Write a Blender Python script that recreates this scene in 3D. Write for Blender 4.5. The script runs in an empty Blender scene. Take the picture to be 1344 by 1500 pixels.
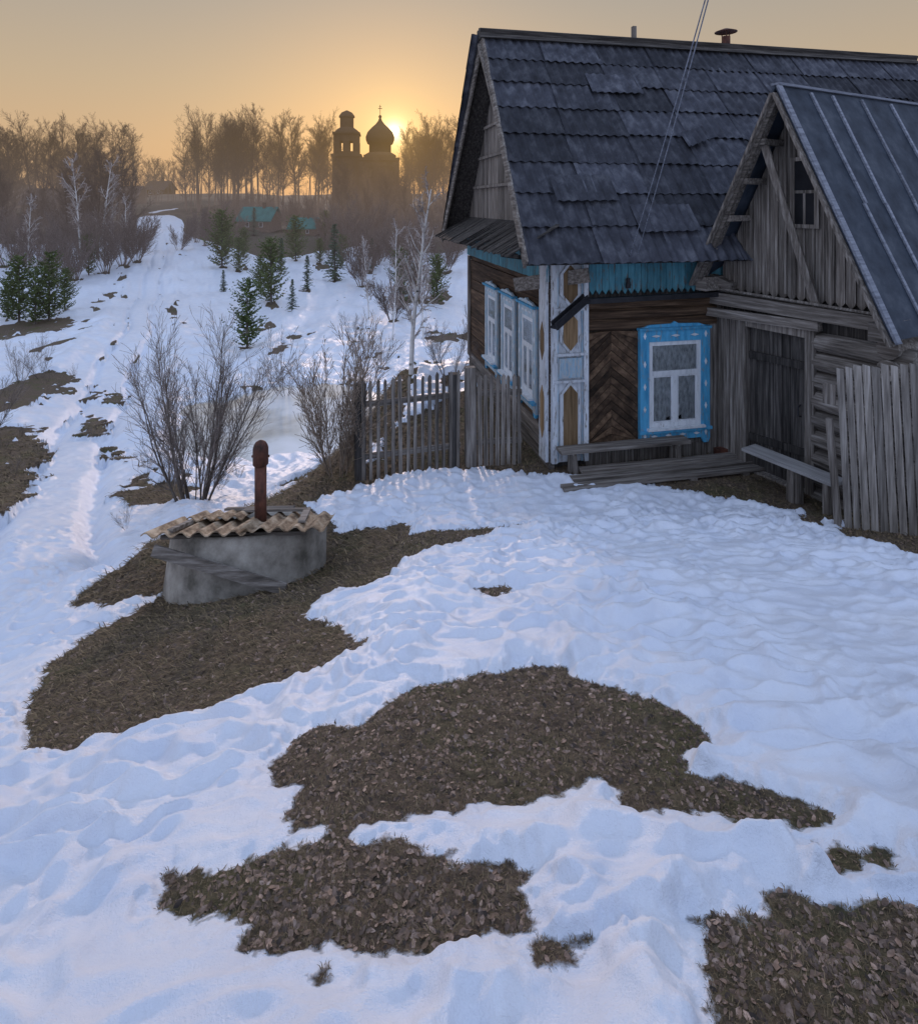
import bpy, math, random
import numpy as np
from mathutils import Vector, Matrix
random.seed(7)
F=890.0; CX=672.0; HY=300.0
COL=bpy.context.scene.collection
# ------------------------------------------------------------ noise
rs=np.random.RandomState(3)
perm=rs.permutation(256); _a=rs.rand(256)*2*np.pi; GX=np.cos(_a); GY=np.sin(_a); JX=rs.rand(256); JY=rs.rand(256)
def pn(x,y):
    x=np.asarray(x,float); y=np.asarray(y,float)
    xi=np.floor(x).astype(int); yi=np.floor(y).astype(int); xf=x-xi; yf=y-yi
    def g(ix,iy,dx,dy):
        h=perm[(perm[ix&255]+iy)&255]; return GX[h]*dx+GY[h]*dy
    u=xf*xf*xf*(xf*(xf*6-15)+10); v=yf*yf*yf*(yf*(yf*6-15)+10)
    a=g(xi,yi,xf,yf)*(1-u)+g(xi+1,yi,xf-1,yf)*u
    b=g(xi,yi+1,xf,yf-1)*(1-u)+g(xi+1,yi+1,xf-1,yf-1)*u
    return (a*(1-v)+b*v)*1.5
def cups(x,y,k=7.0):
    """smooth cellular cups: low in the cell centres, soft ridges between"""
    xi=np.floor(x).astype(int); yi=np.floor(y).astype(int); s=np.zeros_like(x)
    for dx in (-1,0,1):
        for dy in (-1,0,1):
            ix=xi+dx; iy=yi+dy; h=perm[(perm[ix&255]+iy)&255]
            d2=(ix+JX[h]-x)**2+(iy+JY[h]-y)**2
            s+=np.exp(-d2*k)
    return np.minimum(-np.log(s+1e-3)/k,.5)
def sstep(a,b,x):
    t=np.clip((x-a)/(b-a),0,1); return t*t*(3-2*t)
# ------------------------------------------------------------ terrain
_by=np.array([-5,0,3,4.2,6.5,10,14,20,27,40,60,90,130,180,250,400,900,3000.])
_bz=np.array([-1,-1.4,-2.7,-3.3,-4.16,-5.2,-6.37,-7.2,-8.0,-8.0,-7.6,-6.1,-3.2,-.4,3,6,10,14.])
_ly=np.linspace(math.log(3),math.log(3200),1500)
_lz=np.interp(np.exp(_ly)-3+-0.0,_by,_bz)
_lz=np.convolve(np.pad(_lz,30,mode='edge'),np.ones(61)/61,mode='valid')
def B(y): return np.interp(np.log(np.maximum(y,-.0)+3),_ly,_lz)
def smax(a,b,k=.25):
    return b+np.logaddexp(0,(a-b)/k)*k
def A(x,y):
    tilt=.24*np.clip(-x-.3,0,4.2)
    p=-(1.18+.35*y)-tilt
    f=-3.7-.5*np.clip(-x-2,0,3)
    z=smax(p,f,.07)
    z=z+.55*np.exp(-((x+3.2)**2+(y-6.5)**2)/(2*.95))
    z=z+.10*np.exp(-((x+1.9)**2/1.2+(y-4.2)**2/.5))
    return z
BROW=[(-80,5.0),(-6,5.6),(-4.3,6.3),(-3.3,7.0),(-2.2,7.7),(-1.75,8.5),(-1.5,10),(-1.2,13.6),(2,15.8),(12,19),(80,40)]
def polysd(x,y,poly):
    """signed distance, + inside"""
    P=np.array(poly,float); Q=np.roll(P,-1,axis=0)
    d=np.full(x.shape,1e9); ins=np.zeros(x.shape,bool)
    for (ax,ay),(bx,by) in zip(P,Q):
        ex,ey=bx-ax,by-ay; L=ex*ex+ey*ey+1e-12
        t=np.clip(((x-ax)*ex+(y-ay)*ey)/L,0,1)
        dd=(x-ax-t*ex)**2+(y-ay-t*ey)**2
        d=np.minimum(d,dd)
        if ay!=by:
            c=((ay>y)!=(by>y))&(x<(bx-ax)*(y-ay)/(by-ay)+ax); ins^=c
    d=np.sqrt(d); return np.where(ins,d,-d)
BP=BROW+[(3000,300),(3000,4000),(-3000,4000),(-3000,5)]
POND=(-5.4,20.5,4.3,3.7); PZ=-7.15
def T(x,y):
    x=np.asarray(x,float); y=np.asarray(y,float)
    s=np.clip(polysd(x,y,BP)/3.2,0,1); w=1-(1-s)**2; w=w*sstep(0,.12,s)
    b=B(y)
    b=b+np.where(y>9,1,0)*sstep(9,30,y)*(pn(x*.07+3,y*.05)*.9+pn(x*.22,y*.2)*.25)
    b=b+sstep(90,160,y)*pn(x*.02,y*.015)*2
    z=A(x,y)*(1-w)+b*w
    r=np.sqrt(((x-POND[0])/POND[2])**2+((y-POND[1])/POND[3])**2)+pn(x*.35,y*.35)*.12
    k=1-sstep(1.05,1.6,r)
    z=z*(1-k)+(PZ+.12)*k
    z=z-.5*(1-sstep(.75,1.1,r))
    return z
def unproj(px,py,fn=None):
    fn=fn or T
    d=np.exp(np.linspace(math.log(.5),math.log(600),2500))
    x=(px-CX)/F*d; zr=-(py-HY)/F*d
    h=zr<fn(x,d)
    i=int(np.argmax(h)) if h.any() else len(d)-1
    return x[i],d[i],float(fn(x[i:i+1],d[i:i+1])[0])
def wpoly(pts,fn): return [unproj(a,b,fn)[:2] for a,b in pts]
near=[
 [(32,1050),(60,990),(110,945),(180,905),(240,872),(330,870),(440,885),(440,900),(520,930),(550,937),(480,975),(400,1010),(330,1030),(290,1045),(230,1065),(160,1085),(110,1105),(75,1110),(45,1085)],
 [(105,892),(130,862),(200,815),(250,772),(300,750),(400,715),(480,690),(640,655),(640,688),(560,700),(500,722),(450,735),(452,745),(490,770),(488,785),(540,775),(595,767),(603,772),(598,784),(680,778),(780,768),(740,778),(690,790),(640,803),(590,825),(575,848),(520,862),(480,872),(440,897),(380,900),(240,885),(238,868),(170,884)],
 [(560,698),(620,690),(700,686),(790,696),(870,700),(960,714),(1060,730),(1130,744),(1180,752),(1160,767),(1200,770),(1235,762),(1235,787),(1290,802),(1344,817),(1600,850),(1600,560),(700,560),(560,640)],
 [(405,1115),(425,1090),(480,1065),(520,1060),(560,1035),(600,1020),(660,1000),(720,982),(760,978),(800,980),(820,980),(830,992),(880,1000),(940,1020),(1010,1045),(1040,1075),(1035,1090),(1000,1105),(1005,1120),(1000,1140),(1100,1150),(1150,1165),(1215,1190),(1205,1210),(1130,1225),(1090,1220),(1060,1205),(1010,1195),(960,1192),(920,1185),(930,1160),(900,1145),(840,1165),(790,1170),(730,1190),(680,1205),(600,1205),(535,1210),(515,1225),(525,1235),(600,1240),(650,1245),(670,1250),(660,1270),(740,1270),(770,1280),(755,1300),(770,1315),(790,1340),(800,1350),(790,1370),(720,1382),(640,1385),(560,1385),(480,1380),(420,1390),(350,1395),(330,1385),(345,1365),(290,1355),(240,1350),(238,1330),(260,1300),(250,1285),(330,1265),(420,1230),(490,1215),(440,1210),(430,1195),(440,1170),(455,1155),(410,1140)],
 [(1040,1400),(1020,1370),(1060,1350),(1120,1325),(1200,1325),(1260,1320),(1344,1320),(1600,1330),(1600,1560),(1080,1560),(1055,1500),(1035,1440)],
 [(1200,1245),(1230,1237),(1270,1240),(1320,1245),(1300,1262),(1260,1270),(1215,1278)],
 [(700,862),(750,860),(745,870),(710,876)],
 [(800,1385),(850,1372),(880,1375),(850,1395),(815,1415),(800,1400)],
 [(440,1440),(475,1430),(478,1445),(455,1457)]]
far=[[(-60,630),(40,625),(70,660),(50,700),(20,745),(-60,760)],
 [(170,722),(240,708),(300,725),(270,745),(200,738)],
 [(120,605),(150,612),(158,635),(130,640)],[(160,655),(240,685),(300,700),(230,700)],
 [(-60,585),(60,545),(120,552),(90,575),(30,600),(-60,620)],
 [(350,570),(410,572),(450,590),(400,594)],[(560,435),(650,432),(650,447),(580,445)],[(620,495),(690,488),(690,500),(640,501)],
 [(150,575),(180,578),(170,590),(155,587)],[(245,450),(262,440),(255,470)],[(-20,480),(100,465),(110,478),(0,500)]]
NP=[wpoly(p,A) for p in near]; FPp=[wpoly(p,T) for p in far]
PATH=[unproj(a,b)[:2] for a,b in [(20,1000),(50,900),(60,800),(85,700),(140,600),(190,500),(225,400),(237,350),(228,310)]]
circles=[]
def pathx(y): return np.interp(y,[p[1] for p in PATH],[p[0] for p in PATH])+pn(y*.12,y*0+3)*.5*(y>9)
def bare(x,y):
    sd=np.full(x.shape,-.6)
    wx_=pn(x*3.1,y*3.1)*.06; wy_=pn(x*3.1+40,y*3.1)*.06
    for P,m in [(p,.6) for p in NP]+[(p,1.5) for p in FPp]:
        a=np.array(P); sel=(x>a[:,0].min()-m)&(x<a[:,0].max()+m)&(y>a[:,1].min()-m)&(y<a[:,1].max()+m)
        if sel.any(): sd[sel]=np.maximum(sd[sel],np.minimum(polysd(x[sel]+wx_[sel],y[sel]+wy_[sel],P),.35 if m>1 else 9))
    sel=(x>-4.6)&(x<-.9)&(y>5)&(y<16)
    if sel.any():
        s_=polysd(x[sel],y[sel],BP); e_=np.minimum(s_+.35,2.3-s_); e_=np.minimum(e_,(x[sel]+3.2)*.6)
        sd[sel]=np.maximum(sd[sel],e_+pn(x[sel]*1.3,y[sel]*1.3)*.25)
    for cx,cy,r in circles:
        sel=(abs(x-cx)<r+1)&(abs(y-cy)<r+1)
        if sel.any(): sd[sel]=np.maximum(sd[sel],r-np.hypot(x[sel]-cx,(y[sel]-cy)*.7))
    k=np.clip(y/4,.5,12)
    nn=pn(x*8,y*8)*.045+pn(x*19+9,y*19)*.035+pn(x*41+9,y*41)*.014
    nf=pn(x*.9,y*.9)*.4+pn(x*2.6,y*2.6)*.38+pn(x*5.3,y*5.3)*.2
    far_w=sstep(8,16,y)
    sd=sd+nn*(1-far_w)*np.clip(k,.6,1.8)+nf*far_w
    f=(y-88)/18+pn(x*.06,y*.03)*1.6
    px=pathx(y)
    f=f-3*np.exp(-((x-px)/(2.5+y*.02))**2)*(y<200)
    sd=np.maximum(sd,np.clip(f,-.6,.8)*sstep(60,80,y)-.6*(1-sstep(60,80,y)))
    side=np.abs(x-px); g_=pn(x*.35+7,y*.22)*1.5+pn(x*1.5,y*1.3)*.5+pn(x*4,y*3)*.3-1.0-.3*(side<1.6)
    sd=np.maximum(sd,np.where((y>13)&(y<95),np.clip(g_,-.6,.4),-.6))
    ru=.10-np.abs(side-.8)+pn(x*1.3,y*.8)*.3-.22
    sd=np.maximum(sd,np.where((y>16)&(y<120),np.clip(ru,-.6,.05),-.6))
    bk=.35-np.abs(x-px+3.4+pn(y*.3,y*0)*1.5)+pn(x*.8,y*.5)*.9-.3
    sd=np.maximum(sd,np.where((y>12)&(y<70),np.clip(bk,-.6,.3),-.6))
    return sd
DENTS=[(1230,1085,.13),(1335,1088,.12),(870,930,.09),(1000,940,.11),(1040,985,.1),(720,930,.12),(905,932,.1),(980,910,.05),(760,860,.15),(1200,775,.2),(850,1440,.09),(640,900,.1),(1120,900,.09),(820,870,.08),(1080,1020,.08),(560,1130,.07),(300,1170,.08),(200,1250,.08)]
DW=[(unproj(a,b,A)[:2],r) for a,b,r in DENTS]
def fields(x,y):
    z=T(x,y); sd=bare(x,y)
    sn=sstep(-.012,.085,-sd)
    px=pathx(y); onp=np.exp(-((x-px)/1.7)**4)*sstep(7,10,y)
    nearw=1-sstep(11,22,y); mid=sstep(7,14,y)*(1-sstep(80,120,y))*(1-.7*onp)
    wx=x+pn(x*1.7,y*1.7)*.16+pn(x*6,y*6)*.03; wy=y+pn(x*1.7+20,y*1.7)*.13+pn(x*6+9,y*6)*.02
    amp=np.clip(.85+.6*pn(x*.7+11,y*.7),.4,1.3)
    c1=np.zeros_like(x); s=y<22
    ka=1-sstep(6,14,y[s])
    c1[s]=cups(wx[s]*5.6,wy[s]*9.0)*.115*(.6+.4*ka)+cups(wx[s]*10.5+5,wy[s]*16)*.05*ka*(.6+.8*np.clip(pn(x[s]*1.3,y[s]*1.3+7)+.3,0,1))
    rp=c1*amp+pn(x*1.1,y*1.3)*.025
    edge=sstep(0,.16,-sd)
    z=z+sn*(.024+rp*nearw*(.35+.65*edge))
    z=z+sn*mid*(pn(x*1.6,y*1.1)*.12+pn(x*.6,y*.5)*.2+(.4-np.abs(pn(x*2.7,y*2.1)))*.10*(1-sstep(25,40,y)))
    for (cx,cy),r in DW:
        z=z-sn*r*.5*np.exp(-(((x-cx)/r)**2+((y-cy)/(r*.8))**2)**1.5)
    z=z-sn*sstep(4,8,y)*(1-sstep(110,140,y))*((.20*np.exp(-((x-px-.8)/.22)**2)+.20*np.exp(-((x-px+.8)/.22)**2))*(1+.3*pn(x*3,y*3))+.15*onp-.14*np.exp(-((x-px-2.4)/.5)**2)-.14*np.exp(-((x-px+2.4)/.5)**2))
    z=z+(1-sn)*(pn(x*9,y*9)*.012+pn(x*25,y*25)*.006)*nearw
    return z,sd
# ------------------------------------------------------------ materials
SD=Vector((-.107,1,.121)).normalized(); el=math.asin(SD.z); az=math.atan2(SD.x,SD.y)
def newmat(name):
    m=bpy.data.materials.new(name); m.use_nodes=True; nt=m.node_tree
    b=nt.nodes['Principled BSDF']; return m,nt,b
def N(nt,t,**k):
    n=nt.nodes.new(t)
    for a,v in k.items(): setattr(n,a,v)
    return n
def ramp(nt,cols,fac):
    r=N(nt,'ShaderNodeValToRGB'); e=r.color_ramp.elements
    while len(e)<len(cols): e.new(.5)
    for i,(p,c) in enumerate(cols): e[i].position=p; e[i].color=(*c,1)
    nt.links.new(fac,r.inputs[0]); return r
def coords(nt,scale,isl=True):
    tc=N(nt,'ShaderNodeTexCoord'); mp=N(nt,'ShaderNodeMapping'); mp.inputs['Scale'].default_value=scale
    g=N(nt,'ShaderNodeNewGeometry')
    if isl:
        ml=N(nt,'ShaderNodeMath',operation='MULTIPLY'); ml.inputs[1].default_value=37
        nt.links.new(g.outputs['Random Per Island'],ml.inputs[0])
        ad=N(nt,'ShaderNodeVectorMath',operation='ADD')
        nt.links.new(tc.outputs['Object'],ad.inputs[0]); nt.links.new(ml.outputs[0],ad.inputs[1])
        nt.links.new(ad.outputs[0],mp.inputs[0])
    else: nt.links.new(tc.outputs['Object'],mp.inputs[0])
    return mp.outputs[0],g
def nmat(name,cols,scale=(4,4,4),rough=.85,bump=.4,isl=.35,bd=.01,spec=.3,under=None,amt=.5,metal=0):
    m,nt,b=newmat(name); v,g=coords(nt,scale)
    n=N(nt,'ShaderNodeTexNoise'); n.inputs['Scale'].default_value=1; n.inputs['Detail'].default_value=8; n.inputs['Roughness'].default_value=.65
    nt.links.new(v,n.inputs['Vector'])
    r=ramp(nt,cols,n.outputs[0]); out=r.outputs[0]
    if under:
        n2=N(nt,'ShaderNodeTexNoise'); n2.inputs['Scale'].default_value=1.3; n2.inputs['Detail'].default_value=9; n2.inputs['Roughness'].default_value=.75
        nt.links.new(v,n2.inputs['Vector'])
        r2=ramp(nt,[(amt-.03,(0,0,0)),(amt+.03,(1,1,1))],n2.outputs[0])
        mx=N(nt,'ShaderNodeMixRGB'); mx.inputs[1].default_value=(*under,1)
        nt.links.new(r2.outputs[0],mx.inputs[0]); nt.links.new(out,mx.inputs[2]); out=mx.outputs[0]
    hs=N(nt,'ShaderNodeHueSaturation'); mr=N(nt,'ShaderNodeMapRange'); mr.inputs[3].default_value=1-isl; mr.inputs[4].default_value=1+isl
    nt.links.new(g.outputs['Random Per Island'],mr.inputs[0]); nt.links.new(mr.outputs[0],hs.inputs['Value']); nt.links.new(out,hs.inputs['Color'])
    nt.links.new(hs.outputs[0],b.inputs['Base Color'])
    b.inputs['Roughness'].default_value=rough; b.inputs['Specular IOR Level'].default_value=spec; b.inputs['Metallic'].default_value=metal
    if bump:
        bp=N(nt,'ShaderNodeBump'); bp.inputs['Strength'].default_value=bump; bp.inputs['Distance'].default_value=bd
        nt.links.new(n.outputs[0],bp.inputs['Height']); nt.links.new(bp.outputs[0],b.inputs['Normal'])
    return m
def painted_haze(m,fmax=.6,y0=32,y1=175,low=.25):
    """haze and sun glow painted into far materials as emission, thicker near the ground: depends on world position only"""
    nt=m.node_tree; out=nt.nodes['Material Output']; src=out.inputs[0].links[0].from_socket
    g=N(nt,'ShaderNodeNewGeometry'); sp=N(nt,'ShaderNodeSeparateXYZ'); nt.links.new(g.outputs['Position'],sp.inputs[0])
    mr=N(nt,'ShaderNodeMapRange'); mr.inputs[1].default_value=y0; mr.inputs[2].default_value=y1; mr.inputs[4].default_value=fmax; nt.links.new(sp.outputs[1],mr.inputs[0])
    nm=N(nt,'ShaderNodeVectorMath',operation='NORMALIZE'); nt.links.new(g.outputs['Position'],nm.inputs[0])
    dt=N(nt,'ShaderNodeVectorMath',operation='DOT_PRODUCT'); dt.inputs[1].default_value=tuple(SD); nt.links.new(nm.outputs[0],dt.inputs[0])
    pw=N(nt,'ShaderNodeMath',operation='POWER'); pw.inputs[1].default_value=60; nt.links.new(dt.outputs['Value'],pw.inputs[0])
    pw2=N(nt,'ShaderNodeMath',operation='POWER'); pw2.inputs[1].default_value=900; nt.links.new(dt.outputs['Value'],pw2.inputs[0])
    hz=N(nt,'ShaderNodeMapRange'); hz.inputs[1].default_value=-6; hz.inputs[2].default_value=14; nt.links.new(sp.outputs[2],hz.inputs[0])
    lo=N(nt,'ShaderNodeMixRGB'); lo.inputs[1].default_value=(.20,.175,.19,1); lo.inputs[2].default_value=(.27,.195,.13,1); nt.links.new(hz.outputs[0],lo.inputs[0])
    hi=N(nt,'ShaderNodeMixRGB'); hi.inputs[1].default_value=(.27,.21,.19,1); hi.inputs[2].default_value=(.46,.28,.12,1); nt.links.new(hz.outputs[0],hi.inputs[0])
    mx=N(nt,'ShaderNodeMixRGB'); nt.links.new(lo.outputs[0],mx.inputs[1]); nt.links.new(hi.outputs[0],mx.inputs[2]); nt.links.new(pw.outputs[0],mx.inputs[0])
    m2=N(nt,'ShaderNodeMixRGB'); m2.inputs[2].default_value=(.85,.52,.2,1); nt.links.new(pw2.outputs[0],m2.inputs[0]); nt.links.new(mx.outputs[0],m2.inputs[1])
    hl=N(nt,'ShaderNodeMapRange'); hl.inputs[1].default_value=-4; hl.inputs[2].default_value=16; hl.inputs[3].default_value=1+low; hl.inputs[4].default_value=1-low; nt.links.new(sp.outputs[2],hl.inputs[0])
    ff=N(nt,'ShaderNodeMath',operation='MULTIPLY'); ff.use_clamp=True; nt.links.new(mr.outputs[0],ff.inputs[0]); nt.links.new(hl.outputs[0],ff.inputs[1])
    em=N(nt,'ShaderNodeEmission'); nt.links.new(m2.outputs[0],em.inputs[0])  # glowing colour stands in for haze and backlight on distant surfaces
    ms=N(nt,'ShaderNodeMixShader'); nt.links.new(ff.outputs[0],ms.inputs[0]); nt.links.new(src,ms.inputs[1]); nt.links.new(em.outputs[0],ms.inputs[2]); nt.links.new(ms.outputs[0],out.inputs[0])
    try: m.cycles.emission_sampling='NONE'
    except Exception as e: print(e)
GREY=[(.3,(.042,.036,.031)),(.5,(.155,.135,.118)),(.68,(.31,.285,.26))]
BRN=[(.3,(.016,.010,.006)),(.5,(.072,.043,.026)),(.7,(.17,.11,.068))]
DRK=[(.3,(.012,.011,.011)),(.5,(.048,.043,.04)),(.7,(.12,.11,.1))]
M={}
M['gv']=nmat('grey_wood_vertical',GREY,(30,30,1.5)); M['gu']=nmat('grey_wood_lengthwise',GREY,(1.5,30,30)); M['gw']=nmat('grey_wood_crosswise',GREY,(30,1.5,30))
M['gl']=nmat('pale_grey_wood',[(.3,(.07,.062,.056)),(.5,(.22,.2,.18)),(.68,(.38,.355,.33))],(30,30,1.5))
M['bv']=nmat('ochre_wood_vertical',[(.3,(.08,.048,.022)),(.5,(.21,.135,.07)),(.7,(.32,.215,.12))],(30,30,1.5)); M['bu']=nmat('brown_wood_lengthwise',BRN,(1.5,25,25)); M['bw']=nmat('brown_wood_crosswise',BRN,(25,1.5,25))
M['dv']=nmat('dark_wood_vertical',DRK,(30,30,1.5)); M['du']=nmat('dark_wood_lengthwise',DRK,(1.5,25,25)); M['dw']=nmat('dark_wood_crosswise',DRK,(25,1.5,25))
M['diag']=nmat('diagonal_wood',BRN,(8,8,8),isl=.5)
M['white']=nmat('white_paint',[(.3,(.38,.40,.43)),(.55,(.58,.61,.65))],(18,18,3),isl=.1,under=(.20,.18,.16),amt=.43,bump=.3)
M['whitef']=nmat('window_white_paint',[(.3,(.52,.55,.59)),(.55,(.70,.73,.76))],(18,18,3),isl=.06,under=(.3,.28,.26),amt=.37,bump=.25)
M['blue']=nmat('blue_paint',[(.3,(.04,.23,.42)),(.6,(.09,.38,.62))],(16,16,3),isl=.15,under=(.22,.23,.23),amt=.41,bump=.3,rough=.65)
M['paleblue']=nmat('pale_blue_paint',[(.3,(.16,.30,.42)),(.6,(.36,.50,.60))],(22,22,4),isl=.2,under=(.42,.44,.45),amt=.50,bump=.3,rough=.75)
M['teal']=nmat('teal_paint',[(.3,(.04,.15,.20)),(.6,(.09,.27,.34))],(20,20,3),isl=.2,under=(.12,.11,.1),amt=.43,bump=.25,rough=.7)
M['slate']=nmat('grey_slate',[(.3,(.022,.023,.030)),(.5,(.045,.048,.062)),(.7,(.105,.11,.13))],(5,5,2.2),isl=.45,rough=.75,bump=.5,bd=.005,spec=.25)
M['tin']=nmat('roofing_felt',[(.3,(.018,.025,.038)),(.52,(.040,.052,.073)),(.75,(.08,.095,.12))],(3,3,3),isl=.2,rough=.7,bump=.4,spec=.2)
M['batten']=nmat('pale_batten',[(.3,(.09,.10,.13)),(.6,(.24,.26,.31))],(2,25,25),isl=.2)
M['concrete']=nmat('concrete',[(.3,(.12,.11,.09)),(.5,(.29,.265,.23)),(.7,(.45,.42,.37))],(5,5,5),isl=.02,bump=.8,bd=.015)
M['rust']=nmat('rusty_metal',[(.35,(.03,.017,.013)),(.5,(.10,.04,.028)),(.7,(.2,.08,.05))],(9,9,5),isl=.02,rough=.7)
M['tan']=nmat('weathered_slate',[(.35,(.09,.06,.042)),(.5,(.32,.235,.155)),(.66,(.6,.49,.36))],(12,5,12),isl=.2,bump=.9)
M['church']=nmat('old_brick',[(.3,(.05,.032,.022)),(.7,(.10,.068,.045))],(.5,.5,.5),isl=.05,bump=0)
M['dome']=nmat('dark_dome',[(.3,(.03,.02,.015)),(.7,(.06,.042,.03))],(.5,.5,.5),isl=.05,bump=0)
M['greenroof']=nmat('green_roof',[(.3,(.02,.12,.11)),(.7,(.05,.2,.18))],(1,1,1),isl=.1,bump=0)
M['greyroof']=nmat('brown_roof',[(.3,(.07,.055,.055)),(.7,(.14,.11,.11))],(1,1,1),isl=.1,bump=0)
M['farwall']=nmat('log_wall_brown',BRN,(1.5,2,6)); M['fardark']=nmat('dark_opening',[(.3,(.006,.006,.008)),(.7,(.02,.02,.024))],(3,3,3),bump=0); M['farwhite']=nmat('white_window_paint',[(.3,(.4,.42,.45)),(.6,(.6,.62,.65))],(2,2,2),bump=0)
M['black']=nmat('black_metal',[(.3,(.01,.01,.012)),(.7,(.03,.03,.035))],(9,9,9),isl=.1,rough=.5)
M['bark']=nmat('brown_bark',[(.3,(.07,.057,.048)),(.7,(.19,.16,.135))],(12,12,3),isl=.2,bump=.3)
M['twig']=nmat('twigs',[(.3,(.13,.105,.09)),(.7,(.30,.25,.22))],(5,5,5),isl=.45,bump=0)
M['reedtwig']=nmat('tan_twigs',[(.3,(.18,.14,.105)),(.7,(.38,.30,.235))],(5,5,5),isl=.4,bump=0)
M['fartwig']=nmat('distant_twigs',[(.3,(.055,.035,.026)),(.7,(.12,.08,.058))],(1,1,1),isl=.4,bump=0)
M['midtwig']=nmat('slope_twigs',[(.3,(.10,.075,.066)),(.7,(.22,.17,.145))],(1,1,1),isl=.4,bump=0)
M['birch']=nmat('birch_bark',[(.33,(.10,.09,.08)),(.40,(.66,.64,.62)),(.7,(.85,.83,.81))],(3,3,10),isl=.05,bump=.2)
M['birchtwig']=nmat('birch_twigs',[(.3,(.24,.19,.17)),(.7,(.50,.43,.39))],(5,5,5),isl=.4,bump=0)
M['needle']=nmat('pine_needles',[(.3,(.045,.075,.02)),(.7,(.14,.18,.055))],(2,2,2),isl=.5,bump=0)
M['needle2']=nmat('spruce_needles',[(.3,(.04,.08,.05)),(.7,(.10,.16,.10))],(2,2,2),isl=.45,bump=0)
M['leaf']=nmat('dry_leaf',[(.3,(.045,.031,.023)),(.5,(.135,.092,.070)),(.7,(.30,.225,.185))],(30,30,30),isl=.8,bump=.3,rough=.6)
M['grass']=nmat('dead_grass',[(.3,(.045,.037,.018)),(.5,(.125,.092,.052)),(.7,(.27,.20,.125))],(3,3,3),isl=.7,bump=0)
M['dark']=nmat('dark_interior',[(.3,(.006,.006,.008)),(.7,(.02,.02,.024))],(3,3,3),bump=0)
M['curtain']=nmat('lace_curtain',[(.36,(.24,.26,.27)),(.52,(.42,.45,.46)),(.68,(.60,.63,.65))],(26,26,10),bump=0,isl=.1)
for q,fm in (('church',.44),('dome',.40),('fartwig',.56),('midtwig',.52),('greenroof',.35),('greyroof',.5),('farwall',.5),('fardark',.45),('farwhite',.4),('needle',.42),('needle2',.42),('birch',.35),('birchtwig',.4)): painted_haze(M[q],fm,low=.42 if q in('church','dome') else .25)
# glass
m,nt,b=newmat('window_glass'); nt.nodes.remove(b)
tr=N(nt,'ShaderNodeBsdfTransparent'); gl=N(nt,'ShaderNodeBsdfGlossy'); gl.inputs['Roughness'].default_value=.05; gl.inputs['Color'].default_value=(.8,.9,1,1)
fr=N(nt,'ShaderNodeFresnel'); fr.inputs[0].default_value=1.6; mx=N(nt,'ShaderNodeMixShader')
nt.links.new(fr.outputs[0],mx.inputs[0]); nt.links.new(tr.outputs[0],mx.inputs[1]); nt.links.new(gl.outputs[0],mx.inputs[2]); nt.links.new(mx.outputs[0],nt.nodes['Material Output'].inputs[0]); M['glass']=m
# pond: meltwater over ice
m,nt,b=newmat('pond_water'); v,g=coords(nt,(.5,.5,.5),False)
n=N(nt,'ShaderNodeTexNoise'); n.inputs['Scale'].default_value=.7; n.inputs['Detail'].default_value=6; nt.links.new(v,n.inputs['Vector'])
r=ramp(nt,[(.36,(.50,.52,.52)),(.5,(.70,.73,.75)),(.62,(.82,.85,.90))],n.outputs[0]); nt.links.new(r.outputs[0],b.inputs['Base Color']); b.inputs['Roughness'].default_value=.12
r2=ramp(nt,[(.38,(.35,.35,.35)),(.52,(.0,.0,.0))],n.outputs[0]); nt.links.new(r2.outputs[0],b.inputs['Metallic']); M['pond']=m
# ground
m,nt,b=newmat('snow_and_soil')
at=N(nt,'ShaderNodeAttribute',attribute_name='bare'); tc=N(nt,'ShaderNodeTexCoord')
def noi(sc,det=6,ro=.6):
    n=N(nt,'ShaderNodeTexNoise'); n.inputs['Scale'].default_value=sc; n.inputs['Detail'].default_value=det; n.inputs['Roughness'].default_value=ro
    nt.links.new(tc.outputs['Object'],n.inputs['Vector']); return n
def mth(op,a,b_=None):
    n=N(nt,'ShaderNodeMath',operation=op)
    for i,q in enumerate((a,b_)):
        if q is None: continue
        if isinstance(q,(int,float)): n.inputs[i].default_value=q
        else: nt.links.new(q,n.inputs[i])
    return n.outputs[0]
ne=noi(45,4); ed=mth('ADD',at.outputs['Fac'],mth('MULTIPLY',mth('SUBTRACT',ne.outputs[0],.5),.05))
mk=N(nt,'ShaderNodeMapRange'); mk.inputs[1].default_value=-.006; mk.inputs[2].default_value=.012; nt.links.new(ed,mk.inputs[0])
n1=noi(28,9,.75); n2=noi(1.6,5)
soil=ramp(nt,[(.30,(.026,.019,.013)),(.48,(.095,.067,.045)),(.62,(.19,.142,.098)),(.78,(.35,.275,.2))],n1.outputs[0])
moss=ramp(nt,[(.3,(.024,.024,.010)),(.5,(.088,.078,.032)),(.75,(.20,.175,.08))],n1.outputs[0])
mg=N(nt,'ShaderNodeMixRGB'); rr=ramp(nt,[(.50,(0,0,0)),(.64,(1,1,1))],n2.outputs[0]); nt.links.new(rr.outputs[0],mg.inputs[0]); nt.links.new(soil.outputs[0],mg.inputs[1]); nt.links.new(moss.outputs[0],mg.inputs[2])
n3=noi(3,6); snow=ramp(nt,[(.3,(.68,.74,.86)),(.7,(.80,.84,.92))],n3.outputs[0])
mc=N(nt,'ShaderNodeMixRGB'); nt.links.new(mk.outputs[0],mc.inputs[0]); nt.links.new(snow.outputs[0],mc.inputs[1]); nt.links.new(mg.outputs[0],mc.inputs[2]); nt.links.new(mc.outputs[0],b.inputs['Base Color'])
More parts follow.
